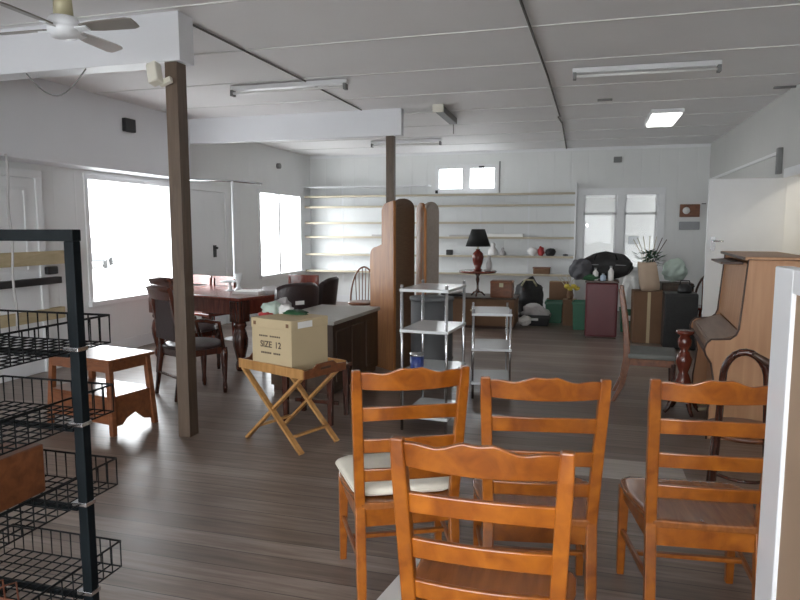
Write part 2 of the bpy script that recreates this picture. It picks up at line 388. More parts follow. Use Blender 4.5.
# sash pair
x0, x1, z0, z1 = BW
f = MB()
f.box(x0-.09, x0+.03, YB-.03, YB+.12, z0-.05, z1+.09).box(x1-.03, x1+.09, YB-.03, YB+.12, z0-.05, z1+.09)
f.box(x0-.092, x1+.092, YB-.033, YB+.118, z1-.03, z1+.092).box(x0-.1, x1+.1, YB-.06, YB+.12, z0-.06, z0)
f.box(.505, .635, YB-.03, YB+.12, z0, z1)
o = struct('window_5', f, M['white'], 'pair of sash windows at the right of the back wall', 'window', .004)
for a, b in ((x0+.03, .505), (.635, x1-.03)):
    struct('sash', MB().box(a, b, YB+.05, YB+.09, 1.74, 1.78).box(a, a+.035, YB+.05, YB+.09, z0, z1-.03).box(b-.035, b, YB+.05, YB+.09, z0, z1-.03), M['white'], '', '', 0, o)
    struct('pane', MB().box(a+.03, b-.03, YB+.065, YB+.072, z0+.01, z1-.03), M['glass'], '', '', 0, o)

# ---- outdoors
struct('street_ground', MB().box(-40, -5.6, -12, 30, -.5, -.3), M['road'], 'pale street outside the shop window', 'ground')
struct('yard_ground', MB().box(-5.6, 8, 12.55, 20, -.5, -.3), M['road'], 'yard behind the shop', 'ground')
struct('front_ground', MB().box(-12, 10, -14, -3.15, -.5, -.3), M['road'], 'pavement in front of the shop', 'ground')
struct('porch_wall', MB().box(-1.6, 4.2, 14.3, 14.4, -.3, 2.18), M['ext'], 'pale wall seen through the sash windows', 'wall')
struct('shade_roof', MB().box(-1.6, 4.2, 12.55, 14.4, 2.12, 2.18), M['ext'], 'roof added to shade the pale wall outside the sash windows', 'roof')  # roof and side walls added to dim the view through the sash windows
struct('shade_side_wall', MB().box(-1.6, -1.5, 12.55, 14.3, -.3, 2.12), M['ext'], 'side wall added to block sky light outside the sash windows', 'wall')
mb = MB()
struct('leak_stop_wall', MB().box(2.15, 4.2, 12.40, 12.55, -.3, 2.18), M['ext'], 'unseen wall added to stop light leaking in outside the sash windows', 'wall')  # added to close a light leak beside the sash view
struct('shade_end_wall', MB().box(4.1, 4.2, 13.45, 14.3, -.3, 2.12), M['ext'], 'end wall added to limit the daylight outside the sash windows', 'wall')  # its added gap sets how much daylight reaches the pale wall
porch = thing('notice_board', 'grey square notice on the pale wall outside the sash windows', 'notice', (.93, 14.28, 1.25))
MB().box(-.10, .10, -.01, .02, -.08, .08).build('board', M['grey'], porch)
# parked car in the street
car = thing('parked_car', 'pale car parked in the street beyond the big window', 'car', (-22.0, 25.0, -.3), math.radians(125))
prof = [(-2.1,.35),(-2.15,.75),(-1.5,.9),(-.95,1.38),(.55,1.42),(1.2,.95),(2.0,.82),(2.1,.4)]
MB().prism(prof, Matrix(((1,0,0,0),(0,0,1,-.8),(0,1,0,0),(0,0,0,1))), 1.6).build('body', M['carp'], car, .08, 3)
for sy in (-.82, .80):
    MB().prism([(-1.25,.93),(-.85,1.3),(-.2,1.33),(-.2,.93)], Matrix(((1,0,0,0),(0,0,1,sy),(0,1,0,0),(0,0,0,1))), .02).build('window', M['grey'], car)
    MB().prism([(-.12,.93),(-.12,1.33),(.5,1.33),(1.0,.93)], Matrix(((1,0,0,0),(0,0,1,sy),(0,1,0,0),(0,0,0,1))), .02).build('window', M['grey'], car)
for wx in (-1.35, 1.3):
    for wy in (-.82, .64):
        MB().prism([(.30*math.cos(2*PI*k/20), .30*math.sin(2*PI*k/20)) for k in range(20)], Matrix(((1,0,0,wx),(0,0,1,wy),(0,1,0,.32),(0,0,0,1))), .18).build('wheel', M['rubber'], car, .02)

# ---- doors
d1 = struct('door_1', MB().box(-.74, 0, 0, .04, .01, 2.02), M['white'], 'white flush door standing open against the right wall', 'door', .004)
d1.location = (XR-.015, DY1-.055, 0)
struct('door_handle', MB().box(-.70, -.65, -.012, 0, 1.26, 1.40).tube([(-.675,-.01,1.36),(-.675,-.05,1.36),(-.58,-.055,1.36)], .010).tube([(-.675,-.01,1.27),(-.675,-.03,1.27)], .016), M['chrome'], '', '', 0, d1)
d1c = MB().box(XR-.012, XR+.16, DY0-.09, DY0+.012, 0, 2.12).box(XR-.012, XR+.16, DY1-.012, DY1+.09, 0, 2.12).box(XR-.015, XR+.163, DY0-.093, DY1+.093, 2.028, 2.123)
struct('trim_doorway', d1c, M['white'], 'white architrave of the open doorway', 'trim', .004)
d2 = struct('door_2', MB().box(XL, XL+.03, 8.05, 9.05, .01, 2.04), M['white'], 'white flush door between the two left windows', 'door', .004)
struct('door_handle', MB().box(XL+.03, XL+.045, 8.69, 8.76, 1.06, 1.24).tube([(XL+.04,8.72,1.2),(XL+.09,8.72,1.2)], .018), M['black'], '', '', 0, d2)
struct('door_frame', MB().box(XL, XL+.045, 7.96, 8.05, 0, 2.13).box(XL, XL+.045, 9.05, 9.14, 0, 2.13).box(XL-.001, XL+.048, 7.957, 9.143, 2.042, 2.133), M['white'], '', '', .003, d2)
d3 = struct('door_3', MB().box(XL, XL+.03, 4.6, 5.42, .01, 2.0), M['white'], 'white panelled door at the far left behind the black rack', 'door', .004)
struct('panel_moulding', MB().box(XL+.03, XL+.045, 4.72, 5.3, 1.05, 1.08).box(XL+.03, XL+.045, 4.72, 5.3, 1.87, 1.90).box(XL+.03, XL+.045, 4.72, 4.75, 1.08, 1.87).box(XL+.03, XL+.045, 5.27, 5.3, 1.08, 1.87), M['white'], '', '', .003, d3)
struct('door_frame', MB().box(XL, XL+.05, 5.42, 5.50, 0, 2.08).box(XL, XL+.05, 4.52, 4.6, 0, 2.08).box(XL, XL+.053, 4.517, 5.503, 2.003, 2.083), M['white'], '', '', .003, d3)

# ------------------------------------------------------------------ fixtures on walls and ceiling
def fluoro(label, loc, rz, length, mtube=None, parts=True):
    t = thing('fluorescent_light', label, 'ceiling light', loc, rz)
    mtube = mtube or M['tubeoff']
    MB().box(-length/2, length/2, -.035, .035, -.045, 0).build('batten_body', M['white'], t, .004)
    MB().tube([(-length/2+.03, -.03, -.075), (length/2-.03, -.03, -.075)], .013, 10).build('tube', mtube, t)
    for s in (-1, 1): MB().box(s*(length/2-.02)-.015, s*(length/2-.02)+.015, -.05, .02, -.10, -.04).build('lamp_holder', M['terr'], t, .003)
    return t
fluoro('unlit fluorescent batten over the dining area, between the white beams', (-2.9, 6.1, ZC-.008), 0, 1.26)
fluoro('unlit fluorescent batten on the ceiling right of the long cable', (.45, 6.30, ZC-.008), .03, 1.24)
fluoro('unlit fluorescent batten beyond the beam by the folding screen', (-2.9, 10.5, ZC-.008), 0, 1.2)
t = thing('fluorescent_light', 'dark ended ceiling batten pointing to the back wall, its pull cord hanging', 'ceiling light', (-1.73, 8.15, ZC), .02)
MB().box(-.05, .05, -.5, .5, -.08, 0).build('batten_body', M['terr'], t, .006)
MB().box(-.065, .065, -.53, -.5, -.09, 0).build('end_cap', M['cream'], t, .004)
MB().tube([(0,.5,-.04),(0,.51,-.20)], .008, 6).build('pull_cord', M['terr'], t)
t = thing('square_ceiling_light', 'lit rectangular diffuser light towards the right of the ceiling', 'ceiling light', (.90, 9.17, ZC))
MB().box(-.19, .19, -.50, .50, -.05, 0).build('light_housing', M['white'], t, .004)
MB().box(-.165, .165, -.475, .475, -.075, -.05).build('diffuser', M['tube'], t, .006)
for (p, sz, lab) in (((.15,7.85,ZC), (.16,.05,.02), 'small dark vent slot in the ceiling near the long cable'), ((1.80,6.15,ZC), (.13,.05,.03), 'small dark fitting where ceiling meets right wall, nearer'), ((1.92,7.66,ZC), (.24,.04,.02), 'thin dark strip where ceiling meets right wall, further off')):
    tag(MB().box(p[0]-sz[0]/2, p[0]+sz[0]/2, p[1]-sz[1]/2, p[1]+sz[1]/2, ZC-sz[2], ZC).build('ceiling_vent', M['terr'], None, .004), lab, 'vent')
# ceiling fan
fan = thing('ceiling_fan', 'white ceiling fan hanging in the top left corner', 'ceiling fan', (-2.72, 2.98, 2.555))
MB().lathe([(.02,.07),(.07,.06),(.083,.036),(.083,.018),(.078,.012),(.083,.006),(.083,-.012),(.064,-.042),(.02,-.052),(.001,-.052)], seg=28).build('motor_housing', M['alu'], fan)
MB().lathe([(.05,.383),(.05,.34),(.018,.30),(.018,.20),(.045,.16),(.05,.07),(.001,.07)]).build('down_rod', M['brass'], fan)
for ang, mt in ((92, M['bladelit']), (182, M['bladeshade']), (272, M['bladeshade']), (362, M['bladeshade'])):
    a = math.radians(ang); R = Matrix.Rotation(a, 4, 'Z') @ Matrix.Rotation(math.radians(-14), 4, 'X')
    mb = MB()
    out = [(.11,-.03),(.22,-.045),(.40,-.05),(.435,-.038),(.44,0),(.435,.038),(.40,.05),(.22,.045),(.11,.03)]
    mb.prism(out, R, .008)
    b = mb.build('blade', mt, fan, .002)
    MB().box(.06, .15, -.02, .02, -.008, 0, R).build('blade_bracket', M['alu'], b)
# flood light on the post
t = thing('flood_light', 'small white flood light angled from the top of the near brown post', 'flood light', (-2.83, 3.90, 2.54), 0)
Rt = Matrix.Rotation(math.radians(-18), 4, 'Y') @ Matrix.Rotation(math.radians(-15), 4, 'X')
MB().box(-.038, .042, -.05, .02, -.09, .06, Rt).build('lamp_body', M['cream'], t, .012)
MB().box(.0, .09, .02, .05, -.09, -.05, Rt).build('bracket', M['cream'], t, .004)
# cable looped under beam
tag(MB().tube([(-3.93+.52*u, 3.92, 2.61-.17*math.sin(PI*u)) for u in [k/14 for k in range(15)]], .005, 6).build('loose_cable', M['terr']), 'thin grey cable drooping under the near white beam', 'cable')
tag(MB().box(-5.14, -5.08, 6.42, 6.60, 2.60, 2.75).build('wall_box', M['black'], None, .01), 'small dark junction box on the bulkhead left of the post', 'junction box')
tag(MB().tube([(XL,10.94,2.62),(XL+.06,10.94,2.62)], .05, 12).build('smoke_alarm', M['terr']), 'round grey alarm high on the left wall above the tall window', 'alarm')
tag(MB().box(.42, .56, YB-.05, YB, 2.66, 2.76).build('wall_speaker', M['terr'], None, .008), 'small dark box high on the back wall above the sash windows', 'box')
tag(MB().box(-2.83, -2.78, YB-.04, YB, 2.16, 2.22).build('wall_hook', M['black'], None, .004), 'tiny black hook on the back wall left of the small high window', 'hook')
tag(MB().tube([(-1.60,YB-.012,2.16),(-1.60,YB-.012,2.74)], .012, 6).build('wall_conduit', M['terr']), 'short dark conduit beside the small high window', 'conduit')
t = thing('wall_barometer', 'dark wood barometer box on the back wall right of the sash windows', 'barometer', (1.71, YB, 1.80))
MB().box(-.16, .16, -.07, 0, -.11, .11).build('case', M['oldwood'], t, .01)
MB().lathe([(.055,-.012),(.06,0),(.001,0)], seg=20).build('dial', M['label'], t).matrix_local = Matrix.Translation((-.06,-.075,0)) @ Matrix.Rotation(PI/2, 4, 'X')
tag(MB().box(1.55, 1.88, YB-.05, YB, 1.47, 1.61).build('wall_panel', M['grey'], None, .008), 'grey switch panel on the back wall under the barometer box', 'switch panel')
tag(MB().tube([(1.90,YB-.012,1.92),(1.97,YB-.012,1.92)], .01, 6).build('wall_conduit', M['terr']), 'short conduit running into the corner from the barometer box', 'conduit')
tag(MB().box(XR-.05, XR, 7.96, 8.04, 2.08, 2.36).build('door_closer', M['terr'], None, .006), 'dark grey bracket on the right wall above the open door', 'bracket')
# white garment rail by the table
t = thing('garment_rail', 'thin white clothes rail on a tall pole behind the dining table', 'clothes rail', (-4.55, 7.80, 0), 0)
MB().tube([(0,0,.02),(0,0,2.12)], .016, 10).build('pole', M['alu'], t)
MB().tube([(-.40,-.36,2.12),(0,0,2.12),(.26,.34,2.10)], .014, 10).build('top_rail', M['chrome'], t)
MB().lathe([(.16,0),(.16,.012),(.03,.025),(.001,.025)]).build('base', M['alu'], t)
# rails on the left wall behind the rack
tag(MB().box(XL, XL+.065, 4.2, 5.95, 1.12, 1.26).build('wall_rail', M['tan'], None, .004), 'upper tan timber rail on the left wall behind the black rack', 'rail')
tag(MB().box(XL, XL+.065, 4.2, 5.70, .54, .66).build('wall_rail', M['tan'], None, .004), 'lower tan timber rail on the left wall behind the black rack', 'rail')
tag(MB().box(XL+.046, XL+.12, 4.2, 5.62, .92, .99).build('wall_shelf', M['black'], None, .004), 'narrow black ledge on the left wall between the tan rails', 'ledge')
tag(MB().box(XL+.05, XL+.10, 5.46, 5.60, 1.02, 1.10).build('wall_hook', M['black'], None, .01), 'black bracket hanging below the upper tan rail', 'hook')

# ------------------------------------------------------------------ back shelves
def shelf_board(x0, x1, z, lab):
    o = MB().box(x0, x1, YB-.30, YB-.008, z-.03, z).build('wall_shelf', M['white'], None, .004)
    MB().box(x0, x1, YB-.312, YB-.3, z-.035, z+.004).build('edge_strip', M['edgetan'], o, .002)
    return tag(o, lab, 'shelf', 'long white shelves on the back wall')
ords = ['top', 'second from the top', 'third from the top', 'fourth from the top', 'second from the bottom', 'bottom']
shelf_z = (2.13, 1.925, 1.612, 1.335, .99, .66)
for z, w_ in zip(shelf_z, ords):
    shelf_board(XL+.01, -.22, z, 'long white shelf across the back wall, the %s of six' % w_)
for k, xx in enumerate((-4.75, -3.35, -1.95, -1.05)):
    tag(MB().box(xx-.015, xx+.015, YB-.008, YB, .4, 2.36).build('shelf_upright', M['white'], None), ['slotted white shelf upright nearest the left corner', 'slotted white shelf upright left of the folding screen', 'slotted white shelf upright behind the table lamp', 'slotted white shelf upright behind the ornaments'][k], 'shelf upright')
tag(MB().box(XL, -2.9, YB-.30, YB-.008, 2.29, 2.315).build('wall_shelf', M['white'], None, .003), 'short white shelf board above the long shelves, left of the high window', 'shelf')
tag(MB().box(-.22, -.19, YB-.33, YB-.008, .02, 2.30).build('shelf_end_panel', M['white'], None, .003), 'white end panel closing the shelves beside the sash windows', 'panel')
# things on the shelves
tag(MB().box(-2.57, -2.45, 12.17, 12.28, 0.99, 1.09).build('black_clock', M['black'], None, .012), 'small black cube clock on the shelf left of the lamp', 'clock')
def ornament(lab, loc, m, r, h, cat='ornament', head=True):
    mb = MB().lathe([(r*.7,0),(r,h*.15),(r*.8,h*.45),(r*.35,h*.65),(r*.45,h*.8),(r*.3,h*.97),(.001,h)], seg=14)
    o = mb.build('shelf_ornament', m); o.location = loc
    return tag(o, lab, cat)
ornament('white china figure on the shelf just right of the table lamp', (-1.68,12.22,.99), M['label'], .10, .24)
ornament('smaller grey china ornament beside the white figure', (-1.50,12.22,.99), M['greycloth'], .07, .15)
o = MB().blob((0,0,.08),(.09,.07,.08),.12,2,3,1,-.08).build('shelf_ornament', M['label']); o.location=(-.95,12.22,.99); tag(o,'pale round teapot ornament left in the cluster on the shelf','ornament')
o = MB().blob((0,0,.085),(.06,.06,.085),.2,2,3,2,-.085).build('shelf_ornament', M['red']); o.location=(-.80,12.2,.99); tag(o,'red ornament in the middle of the shelf cluster','ornament')
o = MB().blob((0,0,.07),(.10,.07,.07),.15,2,3,3,-.07).build('shelf_ornament', M['black']); o.location=(-.63,12.22,.99); tag(o,'dark pot right in the cluster on the shelf','ornament')
tag(MB().blob((0,0,.02),(.05,.05,.02),.1,2,2,4,-.02).build('shelf_ornament', M['greybag']), 'tiny dark dish at the right end of the ornament shelf', 'dish').location = (-.36,12.22,.99)
bk = thing('wicker_basket', 'small brown basket on the bottom shelf', 'basket', (-.78, 12.22, .66))
MB().box(-.15,.15,-.09,.09,0,.10).build('basket_body', M['cardb'], bk, .015)
MB().box(-.16,.16,-.10,.10,.10,.125).build('basket_rim', M['oldwood'], bk, .008)
tag(MB().box(-2.5, -1.9, 12.12, 12.30, 1.336, 1.37).build('flat_parcel', M['greycloth'], None, .006), 'long flat grey bundle on the fourth shelf above the lamp', 'parcel')
tag(MB().box(-1.85, -1.12, 12.14, 12.3, 1.336, 1.395).build('flat_parcel', M['label'], None, .006), 'long pale flat parcel on the fourth shelf right of the lamp', 'parcel')
tag(MB().box(-4.05, -3.5, 12.14, 12.3, 1.336, 1.375).build('flat_parcel', M['greycloth'], None, .006), 'flat grey parcel on the shelf left of the folding screen', 'parcel')

# ------------------------------------------------------------------ orange ladder-back chairs
def post_y(z): return -.195 - .05*max(0, (.42-z)/.42) - .075*max(0, (z-.42)/.55)**1.15
def post_x(z): return .188 + .020*max(0, (z-.42)/.55)
def slat(z0, z1, top=None, bot=None, bow=.028, th=.018):
    mb = MB(); n = 22; rings = []
    for i in range(n+1):
        u = -1 + 2*i/n; xx = u*(post_x((z0+z1)/2)-.004)
        za = z0 + (bot(u) if bot else 0); zb = z1 + (top(u) if top else 0)
        r = []
        for z, dy in ((za, -th/2), (za, th/2), (zb, th/2), (zb, -th/2)):
            r.append((xx, post_y(z) + dy - bow*(1-u*u) + .004, z))
        rings.append(r)
    mb.rings(rings)
    for f in mb.bm.faces: f.smooth = False
    return mb
def crest_top(u):
    a = abs(u)
    if a < .18: return .020 - .004*math.cos(a/.18*PI/2)
    if a < .62: return .020*(.5+.5*math.cos((a-.18)/.44*PI)) - .006*math.sin((a-.18)/.44*PI)
    return 0.004*math.sin((a-.62)/.38*PI)
def ladder_chair():
    t = thing('ladder_back_chair', '', 'chair')
    for s in (-1, 1):
        zs = [0, .14, .28, .42, .55, .68, .81, .90, .977]
        MB().sweep([(s*post_x(z), post_y(z), z) for z in zs], [(.040, .036) if z > .1 else (.032, .030) for z in zs[:-1]]+[(.034,.028)]).build('back_post', M['chair'], t, .005)
        MB().sweep([(s*.222, .20, 0), (s*.218, .195, .40)], [(.030, .030), (.044, .042)]).build('front_leg', M['chair'], t, .005)
        MB().bar((s*.220, .19, .20), (s*.190, -.215, .20), .016, .026).build('side_stretcher', M['chair'], t, .004)
        MB().bar((s*.215, .19, .375), (s*.188, -.19, .375), .02, .06).build('side_rail', M['chair'], t, .003)
    MB().bar((-.205, .0, .20), (.205, .0, .20), .024, .018).build('cross_stretcher', M['chair'], t, .004)
    MB().bar((-.205, .198, .375), (.205, .198, .375), .02, .06).build('front_rail', M['chair'], t, .003)
    MB().bar((-.175, -.195, .372), (.175, -.195, .372), .02, .075).build('rear_rail', M['chair'], t, .003)
    # dished seat with rounded front corners
    mb = MB(); n = 16; m = 14; top = []; bot = []
    def half(v):
        w0 = .190 + .055*min(1, (v+1)/1.3)
        return w0 - (.05*((v-.72)/.28)**2.2 if v > .72 else 0)
    def pt(u, v, z):
        yy = v*.215 + .0
        return (u*half(v), yy + (.012*(1-u*u) if v > .9 else 0), z)
    gt = [[mb.bm.verts.new(pt(-1+2*i/n, -1+2*j/m, .437 - .014*max(0, 1-((-1+2*i/n)**2)*1.1)*max(0, 1-((-1+2*j/m)*.9)**2))) for i in range(n+1)] for j in range(m+1)]
    gb = [[mb.bm.verts.new(pt((-1+2*i/n)*.97, (-1+2*j/m)*.985, .405)) for i in range(n+1)] for j in range(m+1)]
    for j in range(m):
        for i in range(n):
            f = mb.bm.faces.new((gt[j][i], gt[j][i+1], gt[j+1][i+1], gt[j+1][i])); f.smooth = True
            mb.bm.faces.new((gb[j][i], gb[j+1][i], gb[j+1][i+1], gb[j][i+1]))
    for i in range(n):
        mb.bm.faces.new((gt[0][i+1], gt[0][i], gb[0][i], gb[0][i+1])); mb.bm.faces.new((gt[m][i], gt[m][i+1], gb[m][i+1], gb[m][i]))
    for j in range(m):
        mb.bm.faces.new((gt[j][0], gt[j+1][0], gb[j+1][0], gb[j][0])); mb.bm.faces.new((gt[j+1][n], gt[j][n], gb[j][n], gb[j+1][n]))
    mb.build('seat', M['chairseat'], t, .006)
    slat(.902, .965, crest_top, lambda u: -.006*(1-u*u)).build('crest_rail', M['chair'], t, .004)
    for z0, z1 in ((.770, .828), (.640, .698), (.520, .574)):
        slat(z0, z1, lambda u: .007*(1-u*u), lambda u: .010*(1-u*u)).build('ladder_slat', M['chair'], t, .004)
    return t
G = 'orange ladder-back chairs'
ch = ladder_chair()
ch.location = (-.738, 2.56, 0); ch.rotation_euler = (0, 0, math.radians(26)); ch['group'] = G
ch['label'] = 'orange ladder-back chair with the off-white seat cushion'
chB = dup(ch, (-.172, 2.56, 0), math.radians(10), 'orange ladder-back chair with bare seat, second in the back row, behind the nearest chair', G)
chC = dup(ch, (-.240, 1.80, 0), math.radians(1), 'nearest orange ladder-back chair, its back in front of the others', G)
chD = dup(ch, (.425, 2.68, 0), math.radians(6), 'orange ladder-back chair beside the white framed board', G)
# seat cushion on chair with rounded corners
cu = thing('seat_cushion', 'flat off-white cushion on the seat of an orange chair', 'cushion', (-.738, 2.56, .439), math.radians(26))
mb = MB(); out = []
for cx, cy, a0 in ((.185,.16,0),(-.185,.16,90),(-.145,-.125,180),(.145,-.125,270)):
    for k in range(6):
        a = math.radians(a0+18*k); out.append((cx+.065*math.cos(a), cy+.065*math.sin(a)))
rings = []
for sc_, z in ((.93,.0),(1.0,.010),(1.0,.026),(.93,.036),(.6,.042),(.02,.044)):
    rings.append([(x*sc_, y_*sc_+.02, z) for x, y_ in out])
mb.rings(rings, True).build('pad', M['cushion'], cu)
MB().tube([(x*1.003, y_*1.003+.02, .018) for x, y_ in out], .005, 6, True).build('piping', M['cushion'], cu)
# white sheet on the floor
o = MB().prism([(-.10,-.24),(.09,-.23),(.12,.20),(-.08,.22)], Matrix.Identity(4), .006).build('white_board', M['label'], None, .002)
o.location = (-.66, 2.50, .0); o.rotation_euler = (0, 0, -.12); tag(o, 'white sheet of card lying on the floor under the cushioned orange chair', 'card')

# ------------------------------------------------------------------ black wire display rack
rk = thing('wire_display_rack', 'black wire basket display rack at the left edge', 'display rack', (-1.70, 1.845, 0))
MB().box(-.020, .020, -.018, .018, 0, 1.455).build('post', M['rack'], rk, .003)
MB().box(-.60, -.56, -.018, .018, 0, 1.455).build('post', M['rack'], rk, .003)
MB().box(-.60, .022, -.020, .020, 1.455, 1.495).build('top_bar', M['rack'], rk, .003)
for x_ in (-.58, 0): MB().box(x_-.020, x_+.020, -.40, .15, 0.0, .04).build('foot', M['rack'], rk, .003)
def wire_basket(z, h=.105, x0=-.555, x1=-.028, y0=-.55, y1=.195):
    b = MB(); r = .0030
    for zz in (z, z+h): b.tube([(x0,y0,zz),(x1,y0,zz),(x1,y1,zz),(x0,y1,zz)], r*1.4 if zz > z else r, 6, True)
    nx, ny = 11, 15
    for i in range(nx+1):
        xx = x0+(x1-x0)*i/nx
        b.tube([(xx,y0,z+h),(xx,y0,z),(xx,y1,z),(xx,y1,z+h)], r, 5)
    for j in range(ny+1):
        yy = y0+(y1-y0)*j/ny
        b.tube([(x0,yy,z+h),(x0,yy,z),(x1,yy,z),(x1,yy,z+h)], r, 5)
    o = b.build('wire_basket', M['wire'], rk)
    MB().box(-.040, .022, -.025, .025, z+.005, z+.02).build('clip', M['chrome'], o, .002)
    MB().bar((x0, 0, z-.012), (x1, 0, z-.012), .03, .012).build('support_bar', M['rack'], o)
for z in (1.068, .80, .508, .172): wire_basket(z)
# what lies in the rack
tag(MB().box(-2.20, -1.93, 1.62, 1.90, .514, .70).build('wooden_box', M['oldwood'], None, .006), 'dark brown wooden box in the third basket of the black rack', 'box')
t = thing('wire_plate_rack', 'rusty wire plate rack in the lowest basket of the black rack', 'plate rack', (-2.02, 1.66, .177))
b = MB()
for sy in (-.06, .06): b.tube([(-.14,sy,.004),(.14,sy,.004)], .004, 6)
b.build('base_rails', M['rust'], t)
for k in range(5):
    xx = -.12+.06*k
    MB().tube([(xx,-.06,.004),(xx,-.055,.08),(xx,.0,.095),(xx,.055,.08),(xx,.06,.004)], .003, 6).build('plate_divider', M['rust'], t)
# hanging cable at far left
tag(MB().tube([(-5.10+.012*math.sin(k*1.3), 4.80, .55+1.62*k/12) for k in range(13)], .011, 6).build('hanging_cord', M['greycloth']), 'grey cord hanging from the bulkhead behind the black rack', 'cord')

# ------------------------------------------------------------------ white framed board at right edge
wb = thing('framed_board', 'white framed display board with tan felt at the right edge', 'display board', (.505, 1.93, 0), math.radians(-89))
# local x runs along the board towards the viewer, local y its thickness
MB().box(0, .15, -.022, .022, 0, 1.40).build('stile', M['alu'], wb, .004)
MB().box(1.035, 1.10, -.022, .022, 0, 1.40).build('stile', M['alu'], wb, .004)
MB().box(0.15, 1.035, -.022, .022, 1.34, 1.40).build('top_rail', M['alu'], wb, .004)
MB().box(0.15, 1.035, -.022, .022, .05, .12).build('bottom_rail', M['alu'], wb, .004)
MB().box(0.15, 1.035, -.012, .012, .12, 1.34).build('felt_panel', M['felt'], wb)
for x_ in (.06, 1.04): MB().box(x_-.03, x_+.03, -.20, .20, 0, .03).build('foot', M['alu'], wb, .004)

# ------------------------------------------------------------------ folding tray table and carton
tt = thing('folding_tray_table', 'honey pine butler tray table on crossed legs', 'tray table', (-1.965, 4.11, 0), math.atan2(-.25, .62))
hx, hy, zt = .325, .20, .525
MB().box(-hx, hx, -hy, hy, zt, zt+.012).build('tray_base', M['mahog'], tt, .002)
for sy in (-1, 1): MB().box(-hx, hx, sy*hy-.008, sy*hy+.008, zt-.005, zt+.06).build('tray_side', M['tray'], tt, .003)
for sx in (-1, 1):
    o = MB().prism([(-hy,0),(hy,0),(hy,.055),(hy*.55,.06),(hy*.4,.085),(-hy*.4,.085),(-hy*.55,.06),(-hy,.055)], Matrix(((0,0,1,sx*hx-.007),(1,0,0,0),(0,1,0,zt-.005),(0,0,0,1))), .014).build('tray_end', M['oldwood'], tt, .003)
    MB().box(sx*hx-.010, sx*hx+.010, -.05, .05, zt+.035, zt+.055).build('hand_hole', M['edge'], o, .006)
for sy in (-1, 1):
    yy = sy*(hy-.03)
    MB().bar((-hx+.02, yy-.009, zt-.005), (hx-.05, yy-.009, 0.004), .018, .042, (0,1,0)).build('cross_leg', M['tray'], tt, .003)
    MB().bar((hx-.05, yy+.009, zt-.005), (-hx+.02, yy+.009, 0.004), .018, .042, (0,1,0)).build('cross_leg', M['tray'], tt, .003)
for x_ in (-.20, .19): MB().bar((x_, -hy+.04, .105+.0*x_), (x_, hy-.04, .105), .03, .016).build('stretcher', M['tray'], tt, .003)
bx = thing('printed_carton', 'buff cardboard carton printed in brown, standing on the tray table', 'box', (-1.97, 4.10, .538), math.atan2(-.25, .62)+.05)
MB().box(-.188, .188, -.18, .18, 0, .345).build('carton_body', M['card'], bx, .004)
MB().box(-.191, .191, -.183, .183, .285, .352).build('carton_lid', M['card'], bx, .004)
def text(body, size, loc, rot, mat, parent, name='lettering', ext=.0006):
    c = bpy.data.curves.new(name, 'FONT'); c.body = body; c.size = size; c.extrude = ext; c.align_x = 'CENTER'; c.align_y = 'CENTER'
    c.offset = .0012
    tmp = bpy.data.objects.new('lettering_curve', c); col.objects.link(tmp); bpy.context.view_layer.update()
    me = bpy.data.meshes.new_from_object(tmp.evaluated_get(bpy.context.evaluated_depsgraph_get()))
    bpy.data.objects.remove(tmp); bpy.data.curves.remove(c); me.materials.clear(); me.materials.append(mat)
    o = bpy.data.objects.new(name, me); col.objects.link(o); o.location = loc; o.rotation_euler = rot; o.parent = parent
    return o
text('SIZE', .060, (-.050, -.1808, .175), (PI/2, 0, 0), M['ink'], bx)
text('12', .060, (.063, -.1808, .175), (PI/2, 0, 0), M['ink'], bx)
b = MB()
for k in range(12):
    if k in (5,): continue
    b.box(-.115+.017*k, -.115+.017*k+.012, -.1812, -.1795, .228, .239)
for k in range(11):
    if k in (6,): continue
    b.box(-.10+.017*k, -.10+.017*k+.013, -.1812, -.1795, .112, .124)
b.build('small_print', M['ink'], bx)
MB().box(.1912, .1922, -.12, .02, .295, .338).build('address_label', M['label'], bx)
for x_ in (-.155, .155): MB().box(x_-.012, x_+.012, -.1845, -.1825, .305, .33).build('lid_clip', M['cardb'], bx)
for (p, r, mt, lab, sd) in (((-.11,-.07,.385),(.07,.08,.06),'mint','pale green crumpled cloth on top of the printed carton',1),((-.12,-.14,.36),(.06,.035,.018),'red','red cloth edge poking over the printed carton front',2),((-.04,-.02,.38),(.05,.06,.045),'label','white crumpled paper on top of the printed carton',3),((.05,.0,.365),(.10,.08,.025),'leaf','dark green fabric flat on top of the printed carton',4),((-.13,.06,.40),(.05,.06,.06),'greycloth','pink grey cloth bundle at the far corner of the carton',5)):
    o = MB().blob((0,0,0), r, .25, 2.5, 3, sd).build('crumpled_cloth', M[mt]); o.matrix_world = Matrix.Translation((-2.035,4.255,.528)) @ Matrix.Rotation(math.atan2(-.25,.62)+.10,4,'Z') @ Matrix.Translation(p); tag(o, lab, 'cloth')
# dark stool behind
st = thing('dark_stool', 'dark wooden stool with straight legs behind the tray table', 'stool', (-2.02, 4.66, 0), -.05)
MB().box(-.23, .23, -.19, .19, .40, .43).build('seat', M['mahog'], st, .006)
for sx in (-1, 1):
    for sy in (-1, 1): MB().sweep([(sx*.19, sy*.15, 0), (sx*.19, sy*.15, .40)], [(.035,.035),(.045,.045)]).build('leg', M['mahog'], st, .003)
MB().box(-.19, .19, -.01, .01, .12, .15).build('stretcher', M['mahog'], st, .003)

